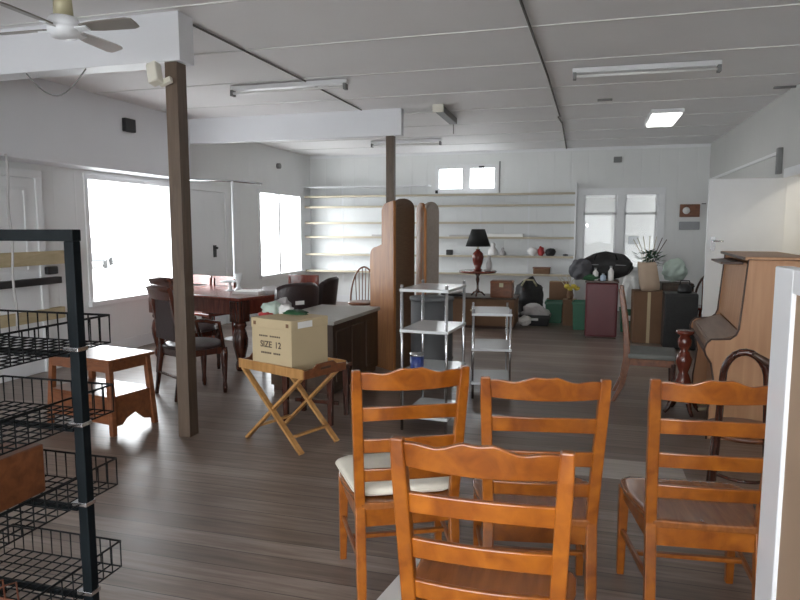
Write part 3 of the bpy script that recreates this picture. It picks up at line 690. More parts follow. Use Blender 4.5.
# ------------------------------------------------------------------ dark counter
ct = thing('shop_counter', 'low dark panelled counter with grey top beside the folding screen', 'counter', (-2.44, 5.92, 0), math.radians(-3))
MB().box(-.32, .32, -.56, .56, .05, .64).build('counter_body', M['counter'], ct, .004)
MB().box(-.34, .34, -.58, .58, .64, .675).build('counter_top', M['countertop'], ct, .004)
MB().box(-.30, .30, -.54, .54, 0, .05).build('plinth', M['edge'], ct)
for k in range(3):
    y0_ = -.54+.36*k
    MB().box(.32, .332, y0_+.03, y0_+.33, .11, .58).build('panel_moulding', M['counter'], ct, .006)

# ------------------------------------------------------------------ walnut two tier side table
sd_ = thing('two_tier_side_table', 'walnut two tier side table with a shiny top beside the brown post', 'side table', (-3.56, 4.08, 0), math.radians(-11))
MB().box(-.36, .36, -.21, .21, .535, .56).build('table_top', M['oldwood'], sd_, .006)
for sx in (-1, 1):
    for sy in (-1, 1): MB().sweep([(sx*.35, sy*.19, 0), (sx*.335, sy*.18, .20), (sx*.31, sy*.17, .535)], [(.04,.04),(.045,.045),(.04,.04)]).build('leg', M['oldwood'], sd_, .005)
MB().box(-.31, .31, -.19, -.17, .46, .535).build('apron', M['oldwood'], sd_, .003)
MB().box(-.31, .31, .17, .19, .46, .535).build('apron', M['oldwood'], sd_, .003)
for sx in (-1, 1):
    MB().box(sx*.31-.01, sx*.31+.01, -.17, .17, .46, .535).build('apron', M['oldwood'], sd_, .003)
    MB().prism([(-.18,.06),(-.10,.06),(-.06,.10),(.02,.13),(.10,.06),(.18,.04),(.18,.27),(-.18,.27)], Matrix(((0,0,1,sx*.335-.009),(1,0,0,0),(0,1,0,0),(0,0,0,1))), .018).build('end_panel', M['oldwood'], sd_, .003)
MB().box(-.35, .35, -.20, .20, .265, .285).build('lower_shelf', M['oldwood'], sd_, .004)
MB().box(-.33, .33, -.20, -.185, .08, .265).build('front_panel', M['oldwood'], sd_, .004)

# ------------------------------------------------------------------ dining suite
th = math.atan2(-.31, .95)
u = Vector((-.95, .31, 0)); v = Vector((.31, .95, 0))
cor = Vector((-3.42, 5.93, 0)); LT, WT = 1.55, .88
ctr = cor + u*LT/2 + v*WT/2
dt = thing('dining_table', 'dark red dining table with bulbous turned legs', 'table', ctr, math.atan2(.31, -.95)+PI)
hx, hy = LT/2, WT/2
MB().box(-hx, hx, -hy, hy, .745, .78).build('tabletop', M['redwood'], dt, .01)
for sy in (-1, 1): MB().box(-hx+.09, hx-.09, sy*(hy-.06)-.012, sy*(hy-.06)+.012, .59, .745).build('apron', M['redwood'], dt, .004)
for sx in (-1, 1): MB().box(sx*(hx-.06)-.012, sx*(hx-.06)+.012, -hy+.09, hy-.09, .59, .745).build('apron', M['redwood'], dt, .004)
for sx in (-1, 1):
    for sy in (-1, 1):
        cx, cy = sx*(hx-.085), sy*(hy-.085)
        l_ = MB().box(cx-.075, cx+.075, cy-.075, cy+.075, .52, .745).build('leg', M['mahog'], dt, .01)
        MB().lathe([(.042,0),(.055,.02),(.058,.07),(.042,.11),(.055,.17),(.078,.27),(.082,.34),(.066,.42),(.05,.45),(.07,.48),(.06,.52)], (cx,cy,0), 16).build('turned_shaft', M['mahog'], l_)
def dining_chair(h=.98, leathered=True):
    t = thing('dining_chair', '', 'chair')
    mat = M['mahog']
    def py(z): return -.20 - .07*max(0, (.45-z)/.45) - .10*max(0, (z-.45)/(h-.45))
    for s in (-1, 1):
        zs = [0, .2, .45, .6, .75, h-.05]
        MB().sweep([(s*.20, py(z), z) for z in zs], [(.03,.03),(.036,.036),(.042,.042),(.04,.036),(.038,.034),(.034,.03)]).build('back_post', mat, t, .006)
        MB().lathe([(.016,0),(.022,.05),(.018,.10),(.028,.25),(.034,.36),(.03,.42)], (s*.20,.20,0), 12).build('front_leg', mat, t)
        MB().bar((s*.20,.20,.40),(s*.20,-.2,.40),.022,.06).build('side_rail', mat, t, .003)
    MB().bar((-.2,.2,.40),(.2,.2,.40),.022,.06).build('front_rail', mat, t, .003)
    MB().bar((-.2,-.2,.40),(.2,-.2,.40),.022,.06).build('rear_rail', mat, t, .003)
    MB().blob((0,0,.45),(.27,.27,.045),.02,2,3,1,-.03).build('seat_pad', M['leather'], t)
    mb = MB(); rings = []
    for i in range(13):
        uu = -1+2*i/12; zt_ = h + .015*math.cos(uu*PI/2); bw = -.03*(1-uu*uu)
        rings.append([(uu*.225, py(z)+dy+bw, z) for z, dy in ((h-.12,-.014),(h-.12,.014),(zt_-.02,.016),(zt_,-.004),(zt_-.02,-.03),(zt_-.05,-.02))])
    mb.rings(rings).build('crest_rail', mat, t, .004)
    MB().box(-.185, .185, py(.72)-.012, py(.72)+.012, .52, h-.10).build('back_panel', M['leather'], t, .008)
    MB().bar((-.2,py(.2),.2),(.2,py(.2),.2),.02,.02).build('stretcher', mat, t, .003)
    return t
G2 = 'dark dining chairs'
q = dining_chair(1.0); q['group'] = G2
q.location = (-3.42, 5.10, 0); q.rotation_euler = (0,0,facing(.50,.86)); q['label'] = 'tall dark mahogany dining chair partly behind the brown post'
_d = dup(q, (-4.0, 5.92, 0), facing(.31,.95), 'dark dining chair tucked under the window side of the table front', G2)
for s in (-1, 1):
    MB().tube([(s*.20,-.235,.70),(s*.235,-.02,.69),(s*.235,.14,.66),(s*.21,.19,.42)], [.016,.019,.019,.016], 8).build('armrest', M['mahog'], q)
def low_chair():
    t = thing('low_back_chair', '', 'chair')
    for s in (-1, 1):
        MB().sweep([(s*.19,-.20,0),(s*.19,-.18,.45),(s*.19,-.22,.86)], [(.034,.034)]*3).build('back_post', M['redwood'], t, .005)
        MB().sweep([(s*.19,.19,0),(s*.19,.19,.42)], [(.028,.028),(.036,.036)]).build('front_leg', M['redwood'], t, .005)
    MB().box(-.22,.22,-.21,.22,.42,.46).build('seat', M['redwood'], t, .01)
    mb = MB(); mb.rings([[(-.21+.42*i/10, -.215-.03*(1-(2*i/10-1)**2)+dy, z) for z, dy in ((.76,-.012),(.76,.012),(.885,.006),(.885,-.016))] for i in range(11)]).build('crest_rail', M['redwood'], t, .005)
    mb = MB(); mb.rings([[(-.19+.38*i/10, -.2-.03*(1-(2*i/10-1)**2)+dy, z) for z, dy in ((.60,-.01),(.60,.01),(.66,.01),(.66,-.01))] for i in range(11)]).build('back_slat', M['redwood'], t, .004)
    return t
G3 = 'low red dining chairs'
lc = low_chair(); lc['group'] = G3
lc.location = (-4.52, 7.16, 0); lc.rotation_euler = (0,0,facing(-.31,-.95)); lc['label'] = 'low red-brown chair across the dining table, just right of the brown post'
dup(lc, (-4.95, 7.30, 0), facing(-.31,-.95), 'low red-brown chair across the dining table, half hidden by the brown post', G3)
dup(lc, (-3.55, 7.65, 0), facing(.1,-1), 'low red chair behind the table end, below the tall window', G3)
def leather_chair():
    t = thing('leather_chair', '', 'chair')
    rings = []
    MB().blob((0,0,.44),(.29,.29,.07),.03,2,3,3,-.05).build('seat', M['leather'], t)
    mb = MB(); out = []
    for i in range(15):
        uu = -1+2*i/14; yb = -.22+.10*uu*uu; zt_ = .93-.05*uu**4
        out.append([(uu*.25, yb+dy-(.05 if z > .7 else 0), z) for z, dy in ((.46,-.03),(.46,.03),(zt_-.03,.03),(zt_,.0),(zt_-.03,-.035))])
    mb.rings(out, True).build('backrest', M['leather'], t, .006)
    for sx in (-1, 1):
        for sy in (-1, 1): MB().sweep([(sx*.22, sy*.21, 0), (sx*.2, sy*.2, .40)], [(.025,.025),(.04,.04)]).build('leg', M['mahog'], t, .004)
    return t
G4 = 'dark leather chairs'
le = leather_chair(); le['group'] = G4
le.location = (-3.08, 6.42, 0); le.rotation_euler = (0,0,facing(-.80,.60)); le['label'] = 'dark leather chair at the end of the dining table, behind the printed carton'
dup(le, (-3.12, 7.15, 0), facing(-1,-.1), 'dark leather chair further back, between carton and folding screen', G4)
tag(MB().box(-.05,.05,-.005,.005,-.02,.02).build('swing_tag', M['label']), 'small white tag on the back of the dark leather chair', 'tag').matrix_world = Matrix.Translation((-2.87,6.22,.72)) @ Matrix.Rotation(facing(-.8,.6),4,'Z')
# things on the dining table
def lay(name, lab, cat, mb, mt, off, z=.78):
    p = cor + u*off[0] + v*off[1]
    o = mb.build(name, M[mt]); o.location = (p.x, p.y, z); return tag(o, lab, cat)
lay('folded_cloth', 'pale folded linen at the right end of the dining table', 'cloth', MB().box(-.16,.16,-.13,.13,0,.03), 'label', (.30,.45))
lay('folded_cloth', 'pink grey folded cloth near the table corner', 'cloth', MB().blob((0,0,.03),(.15,.12,.05),.2,2,3,6,-.03), 'greycloth', (.12,.62))
lay('glass_vase', 'small clear glass ornament on the dining table by the white pole', 'vase', MB().lathe([(.05,0),(.055,.02),(.02,.06),(.02,.10),(.04,.14),(.045,.20),(.04,.205),(.001,.205)]), 'frost', (.55,.5))
lay('cake_stand', 'short silver cake stand on the dining table', 'cake stand', MB().lathe([(.06,0),(.02,.015),(.015,.09),(.11,.10),(.115,.11),(.001,.108)]), 'frost', (.75,.55))

# windsor chair beyond the counter
wc = thing('windsor_chair', 'brown hoop-back spindle chair between the dining suite and the folding screen', 'chair', (-3.02, 8.65, 0), facing(.25,-.97))
MB().lathe([(.001,.43),(.20,.43),(.215,.445),(.215,.46),(.19,.47),(.001,.462)], seg=24).build('seat', M['oldwood'], wc)
hoop = [(.19*math.cos(a), -.17-.08*math.sin(a), .46+.48*math.sin(a)) for a in [PI*k/16 for k in range(17)]]
MB().tube(hoop, .013, 8).build('back_hoop', M['oldwood'], wc)
for k in range(6):
    xx = -.125+.05*k; aa = math.acos(max(-1, min(1, xx/.19))); 
    MB().tube([(xx*.85,-.16,.46),(xx, -.17-.08*math.sin(aa), .46+.48*math.sin(aa))], .007, 6).build('spindle', M['oldwood'], wc)
for sx in (-1, 1):
    for sy in (-1, 1): MB().tube([(sx*.13, sy*.12, .44), (sx*.20, sy*.19, 0)], [.020,.013], 8).build('leg', M['oldwood'], wc)
MB().tube([(-.165,0,.22),(.165,0,.22)], .010, 6).build('stretcher', M['oldwood'], wc)

# ------------------------------------------------------------------ folding screen
fs = thing('folding_screen', 'tall timber folding screen with rounded panel tops', 'folding screen', (-2.05, 6.52, 0))
def leaf(p, q, h, mat, frame, step=None):
    p = Vector((p[0], p[1], 0)); q = Vector((q[0], q[1], 0)); d = (q-p); L = d.length; d.normalize(); nrm = Vector((0,0,1)).cross(d)
    mt = Matrix(((d.x, 0, nrm.x, p.x), (d.y, 0, nrm.y, p.y), (0, 1, 0, 0), (0,0,0,1)))
    def arch(L0, L1, h_, r):
        n = 10
        return [(L0,0),(L1,0)] + [( (L0+L1)/2 + (L1-L0)/2*math.cos(PI*k/n), h_-r + r*math.sin(PI*k/n)**.8) for k in range(n+1)]
    o = MB().prism(arch(0, L, h, min(.12, L*.5)), mt, .03).build('screen_leaf', frame, fs, .006)
    if mat:
        m2 = mt.copy(); 
        for zz in (-.006, .026):
            m3 = mt @ Matrix.Translation((0,0,zz))
            MB().prism(arch(.03, L-.03, h-.03, min(.10, L*.42)), m3, .010).build('woven_panel', mat, o)
    return o
# leaves zigzag in plan (coordinates relative to the base)
def at(x, y_): return (x+2.05, y_-6.52)
def stepped_leaf(p, q, mat):
    p = Vector((p[0], p[1], 0)); q = Vector((q[0], q[1], 0)); d = (q-p); L = d.length; d.normalize(); nrm = Vector((0,0,1)).cross(d)
    mt = Matrix(((d.x, 0, nrm.x, p.x), (d.y, 0, nrm.y, p.y), (0, 1, 0, 0), (0,0,0,1)))
    a = L*.50; out = [(0,0),(L,0),(L,1.76)]
    out += [(L - (L-a)*(1-math.cos(PI/2*k/6)), 1.70+.08*math.cos(PI/2*k/6)) for k in range(0, 1)]
    out += [(a+.10-.10*math.sin(PI/2*k/6), 1.66+.10*math.cos(PI/2*k/6)) for k in range(7)]
    out += [(a, 1.33)]
    out += [(.12-.12*math.sin(PI/2*k/6), 1.20+.10*math.cos(PI/2*k/6)) for k in range(7)]
    return MB().prism(out, mt, .03).build('screen_leaf', mat, fs, .006)
stepped_leaf(at(-2.257, 6.70), at(-1.905, 6.42), M['screen'])
leaf(at(-1.90, 6.43), at(-1.81, 6.92), 1.81, M['screend'], M['screend'])
leaf(at(-1.80, 6.94), at(-1.655, 6.71), 1.77, None, M['screen'])
leaf(at(-1.648, 6.72), at(-1.555, 7.0), 1.78, M['screeng'], M['screeng'])

# ------------------------------------------------------------------ chrome shelf stands
def etagere(name, lab, loc, rz, wx, wy, levels, H, posts_top):
    t = thing(name, lab, 'shelf stand', loc, rz)
    for sx in (-1, 1):
        for sy in (-1, 1):
            MB().tube([(sx*wx/2, sy*wy/2, 0), (sx*wx/2, sy*wy/2, H)], .011, 10).build('post', M['chrome'], t)
    for z in levels:
        MB().box(-wx/2-.015, wx/2+.015, -wy/2-.015, wy/2+.015, z-.022, z).build('shelf', M['frost'], t, .004)
    return t
etagere('chrome_shelf_stand', 'taller chrome stand of white shelves in front of the folding screen', (-1.10, 4.79, 0), math.radians(-4), .34, .50, (1.06,.76,.44,.12), 1.09, 0)
etagere('chrome_shelf_stand', 'shorter chrome stand of white shelves behind the orange chairs', (-.815, 5.86, 0), math.radians(10), .32, .50, (.76,.45,.15), .80, 0)
tin = thing('blue_tin', 'dark blue tin standing on the second lowest shelf of the taller stand', 'tin', (-1.20, 4.66, .442))
MB().lathe([(.05,0),(.052,.004),(.052,.105),(.001,.105)]).build('tin_body', M['blue'], tin); MB().lathe([(.054,.105),(.054,.125),(.001,.128)]).build('lid', M['chrome'], tin)
# grey drum behind
M['drum'] = plain('dark_grey_drum', (.10, .104, .108), .6, 0)
t = thing('grey_drum', 'ribbed grey metal drum behind the taller chrome stand', 'drum', (-1.40, 6.0, 0))
MB().lathe([(.20,0),(.20,.25),(.21,.265),(.20,.28),(.20,.52),(.21,.535),(.20,.55),(.20,.82),(.001,.82)], seg=28).build('drum_body', M['drum'], t)
MB().lathe([(.212,.82),(.212,.85),(.001,.86)], seg=28).build('lid', M['drum'], t)

# ------------------------------------------------------------------ lamp corner at the back
cb = thing('low_brown_cabinet', 'low brown cabinet carrying the small pedestal table at the back', 'cabinet', (-1.55, 9.95, 0))
MB().box(-.62, .55, -.30, .30, .04, .44).build('cabinet_body', M['cardb'], cb, .006)
MB().box(-.64, .57, -.32, .32, .44, .465).build('cabinet_top', M['counter'], cb, .004)
for k in range(2): 
    d_ = MB().box(-.58+.58*k, -.04+.55*k, -.315, -.30, .08, .42).build('door', M['cardb'], cb, .004)
    MB().tube([(-.09+.18*k,-.315,.27),(-.09+.18*k,-.335,.27)], .014, 8).build('knob', M['brass'], d_)
MB().box(-.60, .53, -.28, .28, 0, .04).build('plinth', M['edge'], cb)
wt = thing('pedestal_table', 'small round pedestal wine table standing under the table lamp', 'pedestal table', (-1.575, 9.80, .465))
MB().lathe([(.001,.36),(.27,.36),(.285,.375),(.285,.39),(.27,.398),(.001,.395)], seg=28).build('table_top', M['redwood'], wt)
MB().lathe([(.02,.05),(.035,.08),(.02,.12),(.018,.2),(.03,.26),(.02,.30),(.05,.36),(.001,.36)], seg=14).build('stem', M['mahog'], wt)
for k in range(3):
    a = 2*PI*k/3+.5
    MB().tube([(.01*math.cos(a),.01*math.sin(a),.07),(.07*math.cos(a),.07*math.sin(a),.06),(.12*math.cos(a),.12*math.sin(a),.012)], [.016,.014,.011], 8).build('foot', M['mahog'], wt)
lp = thing('table_lamp', 'table lamp with red urn base and black shade', 'lamp', (-1.575, 9.80, .863))
MB().lathe([(.06,0),(.065,.015),(.045,.03),(.075,.12),(.09,.20),(.075,.26),(.03,.30),(.03,.32),(.001,.32)], seg=22).build('lamp_base', M['lampred'], lp)
MB().tube([(0,0,.32),(0,0,.44)], .012, 8).build('lamp_stem', M['brass'], lp)
mb = MB(); mb.rings([[(r*math.cos(2*PI*k/28), r*math.sin(2*PI*k/28), z) for k in range(28)] for r, z in ((.19,.36),(.10,.62),(.094,.62),(.184,.36))], True, False, True).build('lamp_shade', M['lampshade'], lp)
def jug(name, lab, loc, m, r, h, cat):
    o = MB().lathe([(r*.8,0),(r,h*.2),(r,h*.5),(r*.5,h*.75),(r*.5,h*.9),(r*.65,h),(.001,h)], seg=16).build(name, m); o.location = loc; return tag(o, lab, cat)
jug('grey_jug', 'slim pale grey jug on the pedestal table right of the lamp', (-1.40, 9.78, .863), M['greycloth'], .045, .22, 'jug')
t = thing('wooden_box', 'square brown wooden box right of the pedestal table', 'box', (-1.20, 9.80, .465))
MB().box(-.165,.165,-.12,.12,0,.24).build('box_body', M['oldwood'], t, .008); MB().box(-.17,.17,-.125,.125,.20,.255).build('lid', M['oldwood'], t, .02)
MB().box(-.03,.03,-.13,-.124,.16,.22).build('clasp', M['brass'], t)
o = MB().box(-.16,.16,-.12,.12,0,.03).build('serving_tray', M['black'], None, .01); o.location = (-1.93,9.80,.465); tag(o, 'flat black tray on the low cabinet left of the pedestal table', 'tray')
o = MB().blob((0,0,.03),(.12,.09,.035),.2,2,3,11,-.03).build('crumpled_cloth', M['label']); o.location = (-1.93,9.79,.497); tag(o, 'small white cloth heap on the flat black tray', 'cloth')
jug('grey_jug', 'small dark jug at the left end of the low cabinet', (-2.12, 9.9, .465), M['greybag'], .05, .12, 'jug')

# ------------------------------------------------------------------ clutter along the back wall
def tub(name, lab, loc, m, wx, wy, h, rz=0, cat='tub', label_panel=False):
    t = thing(name, lab, cat, loc, rz)
    mb = MB(); o_ = [(.9,0),(1,h),(.93,h),(.84,.02)]
    rings = [[(sx*wx/2*k, sy*wy/2*k, z) for sx, sy in ((-1,-1),(1,-1),(1,1),(-1,1))] for k, z in o_]
    mb.rings(rings, False, True).build('tub_body', m, t, .008)
    MB().box(-wx/2-.01, wx/2+.01, -wy/2-.01, -wy/2+.008, h-.04, h).box(-wx/2-.01, wx/2+.01, wy/2-.008, wy/2+.01, h-.04, h).box(-wx/2-.01, -wx/2+.008, -wy/2, wy/2, h-.04, h).box(wx/2-.008, wx/2+.01, -wy/2, wy/2, h-.04, h).build('rim', m, t, .004)
    if label_panel: MB().box(-.06,.06,-wy/2*.97-.006,-wy/2*.97+.004,h*.5,h*.72).build('label_panel', M['label'], t)
    return t
tub('black_tub', 'black plastic tub on the floor holding pale cloth', (-.74, 10.25, 0), M['black'], .46, .34, .17, 0, 'tub', True)
o = MB().blob((0,0,.0),(.21,.15,.16),.18,2.2,4,21,-.05).build('cloth_bundle', M['greycloth']); o.location = (-.74, 10.25, .16); tag(o, 'pale grey cloth bundle heaped in the black tub', 'cloth')
bb = thing('black_bag', 'black soft bag behind the black tub', 'bag', (-.86, 10.64, 0))
MB().blob((0,0,.34),(.235,.17,.33),.14,2.2,4,22,-.34).build('bag_body', M['blackbag'], bb)
MB().tube([(-.12,-.14,.58),(-.06,-.17,.68),(.06,-.17,.68),(.12,-.14,.58)], .014, 8).build('handle', M['brass'], bb)
o = MB().blob((0,0,.21),(.15,.13,.22),.15,2,4,24,-.21).build('black_bag', M['blackbag']); o.location = (-1.24, 10.48, 0); tag(o, 'smaller slumped black bag on the floor right of the low cabinet', 'bag')
o = MB().blob((0,0,.10),(.09,.08,.08),.15,2,4,25,-.08).build('white_bag', M['whitebag']); o.location = (-.86, 9.95, 0); tag(o, 'white plastic bag lying on the floor left of the black tub', 'bag')
tub('green_crate', 'green plastic crate on the floor right of the black tub', (-.47, 10.63, 0), M['green'], .26, .32, .34, 0, 'crate')
tub('green_crate', 'green plastic crate close behind the maroon cabinet', (-.05, 10.0, 0), M['green'], .24, .30, .42, 0, 'crate')
tub('green_bin', 'green bin with a white label between maroon cabinet and tall cardboard box', (.62, 9.95, 0), M['green'], .24, .24, .34, 0, 'bin', True)
cx = thing('cardboard_box', 'closed brown cardboard box on a crate against the back wall', 'box', (-.42, 11.3, .30))
MB().box(-.16,.16,-.14,.14,0,.30).build('box_body', M['cardb'], cx, .004); MB().box(-.165,.165,-.02,.02,.296,.304).build('tape_strip', M['card'], cx)
t = tub('wooden_crate', 'low tan crate against the back wall under a cardboard box', (-.42, 11.3, 0), M['cardb'], .40, .34, .296, 0, 'crate')
t2 = thing('cardboard_box', 'brown cardboard box on the floor between the green crates', 'box', (-.22, 10.37, 0))
MB().box(-.10,.10,-.12,.12,0,.40).build('box_body', M['cardb'], t2, .004); MB().box(-.102,.102,-.02,.02,.396,.402).build('tape_strip', M['card'], t2)
fp = thing('dried_flowers', 'bunch of yellow flowers and pale stalks left of the maroon cabinet', 'flowers', (-.22, 10.34, .404))
MB().lathe([(.04,0),(.055,.06),(.04,.12),(.045,.14),(.001,.14)], seg=14).build('vase', M['cardb'], fp)
for k in range(5):
    a = -.9+.35*k; MB().tube([(0,0,.13),(.10*math.sin(a)-.02,0,.28+.05*math.cos(a*3)),(.22*math.sin(a)-.03,0.02,.36+.03*math.cos(a*5))], .006, 6).build('stalk', M['straw'], fp)
for k in range(4): MB().blob((.10-.05*k,-.03,.17+.035*(k%2)),(.04,.035,.035),.3,3,2,30+k).build('flower_head', M['yellow'], fp)
# maroon cabinet and its load
mc = thing('maroon_cabinet', 'narrow maroon cabinet standing on the floor in front of the sash windows', 'cabinet', (.225, 9.38, 0), -.03)
MB().box(-.21,.21,-.2,.2,.02,.76).build('cabinet_body', M['maroon'], mc, .02)
MB().box(-.22,.22,-.21,.21,.76,.79).build('cabinet_top', M['edge'], mc, .006)
MB().box(-.18,.18,-.206,-.2,.06,.72).build('door', M['maroon'], mc, .004)
MB().box(-.20,.20,-.19,.19,0,.02).build('plinth', M['edge'], mc)
db = thing('duffel_bag', 'large black duffel bag lying on top of the maroon cabinet', 'bag', (.27, 9.46, .79), -.08)
MB().blob((0,0,.185),(.36,.17,.185),.07,2,4,41,-.185).build('bag_body', M['blackbag'], db)
MB().tube([(-.15,-.12,.28),(-.12,-.15,.36),(.0,-.15,.385),(.12,-.15,.36),(.15,-.12,.28)], .013, 8).build('handle', M['black'], db)
MB().tube([(-.33,-.08,.2),(-.15,-.16,.21),(.15,-.16,.21),(.33,-.08,.2)], .006, 6).build('zip', M['grey'], db)
o = MB().blob((0,0,.14),(.14,.13,.15),.15,2,4,42,-.14).build('grey_backpack', M['greybag']); o.location = (-.07, 9.29, .792); tag(o, 'grey backpack slumped left of the duffel bag on the cabinet', 'bag')
for k, (xx, yy, h, mt, lab) in enumerate(((.13,9.24,.17,'label','white bottle on the maroon cabinet in front of the duffel bag, left of two'),(.33,9.23,.20,'label','taller white bottle in front of the duffel bag at its middle'),(.23,9.21,.10,'bluepale','short pale blue bottle between the two white bottles'))):
    b_ = thing('plastic_bottle', lab, 'bottle', (xx, yy, .79))
    MB().lathe([(.035,0),(.038,.01),(.038,h*.65),(.015,h*.82),(.015,h*.9),(.001,h*.9)], seg=14).build('bottle_body', M[mt], b_)
    MB().lathe([(.018,h*.88),(.018,h),(.001,h)], seg=12).build('cap', M['grey'], b_)
o = MB().blob((0,0,.04),(.09,.05,.045),.25,2.5,3,45,-.04).build('crumpled_cloth', M['leaf']); o.location = (.07, 9.215, .79); tag(o, 'green cloth scrap at the front edge of the maroon cabinet', 'cloth')
# between maroon cabinet and tall box
o = MB().blob((0,0,.0),(.13,.12,.26),.18,2,4,51,-.2).build('white_bag', M['whitebag']); o.location = (.63, 9.95, .53); tag(o, 'white plastic bag stuffed upright in the labelled green bin', 'bag')
tb = thing('cardboard_box', 'tall brown cardboard carton standing on the floor right of the labelled green bin', 'box', (.80, 9.13, 0), .03)
MB().box(-.19,.19,-.17,.17,0,.68).build('box_body', M['cardb'], tb, .004)
MB().box(-.02,.02,-.172,-.168,0,.68).build('tape_strip', M['card'], tb)
MB().box(-.19,.19,-.20,-.17,.675,.682).build('flap', M['cardb'], tb)
M['kraft'] = plain('pinkish_kraft_paper', (.50, .38, .28), .8, var=.06)
pb = thing('paper_bag', 'crumpled tan paper bag leaning on the tall cardboard carton', 'bag', (.82, 9.10, .684), .05)
mb = MB(); rings = []
for i, (k, z, ox) in enumerate(((.9,0,0),(1,.08,-.01),(.95,.2,-.03),(.92,.32,-.05),(.86,.36,-.06))):
    rings.append([((sx*.12+ox)*1.0*k, sy*.09*k, z+.012*((j+i) % 2)) for j, (sx, sy) in enumerate(((-1,-1),(-.3,-1.1),(.3,-1.05),(1,-1),(1.1,0),(1,1),(0,1.05),(-1,1),(-1.05,0)))])
mb.rings(rings, True).build('bag_body', M['kraft'], pb)
pl = thing('potted_plant', 'dark green leafy plant with pale bare twigs behind the paper bag', 'plant', (.83, 9.46, .0))
MB().lathe([(.09,.0),(.12,.80),(.13,.82),(.12,.83),(.001,.82)], seg=16).build('pot', M['grey'], pl)
mb = MB()
for k in range(120):
    a = random.uniform(0, 2*PI); rr = random.uniform(.02,.20); zz = 1.03+random.uniform(.0,.20)-rr*.4
    c = Vector((rr*math.cos(a), rr*math.sin(a)*.7, zz)); d = Vector((math.cos(a), math.sin(a), random.uniform(-.4,.6))).normalized(); s_ = d.cross(Vector((0,0,1))).normalized()*.028
    L = random.uniform(.09,.15)
    f = [c-d*L*.4, c+s_, c+d*L*.6, c-s_]; vs = [mb.bm.verts.new(q_) for q_ in f]; mb.bm.faces.new(vs)
tag(mb.build('foliage', M['leaf'], pl), None)
for k in range(7):
    a = -1.1+.36*k
    MB().tube([(0,0,.85),(.12*math.sin(a),.02,1.15),(.24*math.sin(a),.0,1.30+.09*math.cos(a))], .005, 5).build('twig', M['straw'] if k < 5 else M['edge'], pl)
o = MB().blob((0,0,0),(.15,.12,.15),.15,2,4,61).build('mint_cushion', M['mint']); o.location = (1.17, 9.60, .925); tag(o, 'pale mint cushion stacked above the black speaker', 'cushion')
sp = thing('black_speaker', 'black square speaker cabinet on the floor beside the piano', 'speaker', (1.145, 8.74, 0), -.02)
MB().box(-.19,.19,-.18,.18,.01,.70).build('speaker_cabinet', M['black'], sp, .01)
MB().box(-.175,.175,-.188,-.18,.04,.67).build('grille', M['blackbag'], sp, .004)
for sx in (-1,1):
    for sy in (-1,1): MB().box(sx*.15-.02, sx*.15+.02, sy*.14-.02, sy*.14+.02, 0, .01).build('rubber_foot', M['rubber'], sp)
kt = thing('black_kettle', 'small black kettle on top of the black speaker', 'kettle', (1.19, 8.70, .70))
MB().lathe([(.08,0),(.085,.03),(.07,.09),(.035,.115),(.001,.118)], seg=18).build('kettle_body', M['black'], kt); MB().tube([(-.06,0,.09),(-.05,0,.15),(.05,0,.15),(.06,0,.09)], .008, 6).build('handle', M['black'], kt); MB().tube([(.07,0,.05),(.11,0,.09)], [.014,.009], 8).build('spout', M['black'], kt)
st2 = thing('storage_stack', 'dark cupboard standing behind the speaker, carrying the mint cushion', 'cupboard', (1.20, 9.57, 0))
MB().box(-.20,.20,-.17,.17,0,.76).build('cupboard_body', M['counter'], st2, .008)
MB().box(-.18,.18,-.178,-.17,.05,.72).build('door', M['counter'], st2, .004)
bw = thing('bow_back_chair', 'red-brown bow-back chair standing between the speaker and the open door', 'chair', (1.64, 9.50, 0), facing(-.3,-.95))
hoop = [(.19*math.cos(a), .19+.03*math.sin(a), .44+.46*math.sin(a)) for a in [PI*k/16 for k in range(17)]]
MB().tube(hoop, .014, 8).build('back_hoop', M['edge'], bw)
MB().box(-.20,.20,-.20,.20,.41,.445).build('seat', M['redwood'], bw, .015)
for k in range(4): 
    xx = -.09+.06*k; MB().tube([(xx,.19,.44),(xx,.215,.44+.46*math.sqrt(1-(xx/.19)**2))], .007, 6).build('spindle', M['redwood'], bw)
for sx in (-1,1):
    for sy in (-1,1): MB().tube([(sx*.15,sy*.15,.41),(sx*.19,sy*.19,0)], [.02,.014], 8).build('leg', M['redwood'], bw)

# ------------------------------------------------------------------ chair with curved rear legs, side-on, and pedestal
sc_ = thing('sabre_leg_chair', 'dark chair with curved rear leg and grey seat, seen side-on before the piano', 'chair', (.56, 6.00, 0), facing(1,-.06))
for s in (-1, 1):
    pts = [(s*.19, yy, z) for yy, z in ((-.29,0),(-.22,.15),(-.19,.32),(-.19,.46),(-.20,.62),(-.225,.80),(-.255,.985))]
    MB().sweep(pts, [(.03,.036),(.034,.045),(.036,.055),(.036,.055),(.034,.05),(.03,.044),(.028,.036)]).build('back_post', M['oldwood'], sc_, .006)
    MB().sweep([(s*.19,.19,0),(s*.19,.185,.36)], [(.026,.026),(.038,.038)]).build('front_leg', M['mahog'], sc_, .004)
    MB().bar((s*.19,.19,.36),(s*.19,-.19,.36),.024,.06).build('side_rail', M['oldwood'], sc_, .003)
MB().box(-.215,.215,-.18,.22,.39,.435).build('seat_pad', M['seatgrey'], sc_, .015)
MB().box(-.19,.19,-.25,-.225,.80,.90).build('crest_rail', M['oldwood'], sc_, .006)
MB().box(-.19,.19,-.225,-.20,.58,.63).build('back_slat', M['oldwood'], sc_, .004)
ps = thing('turned_pedestal', 'dark red turned pedestal stand between the grey seat chair and the piano', 'pedestal', (.785, 5.60, 0), .4)
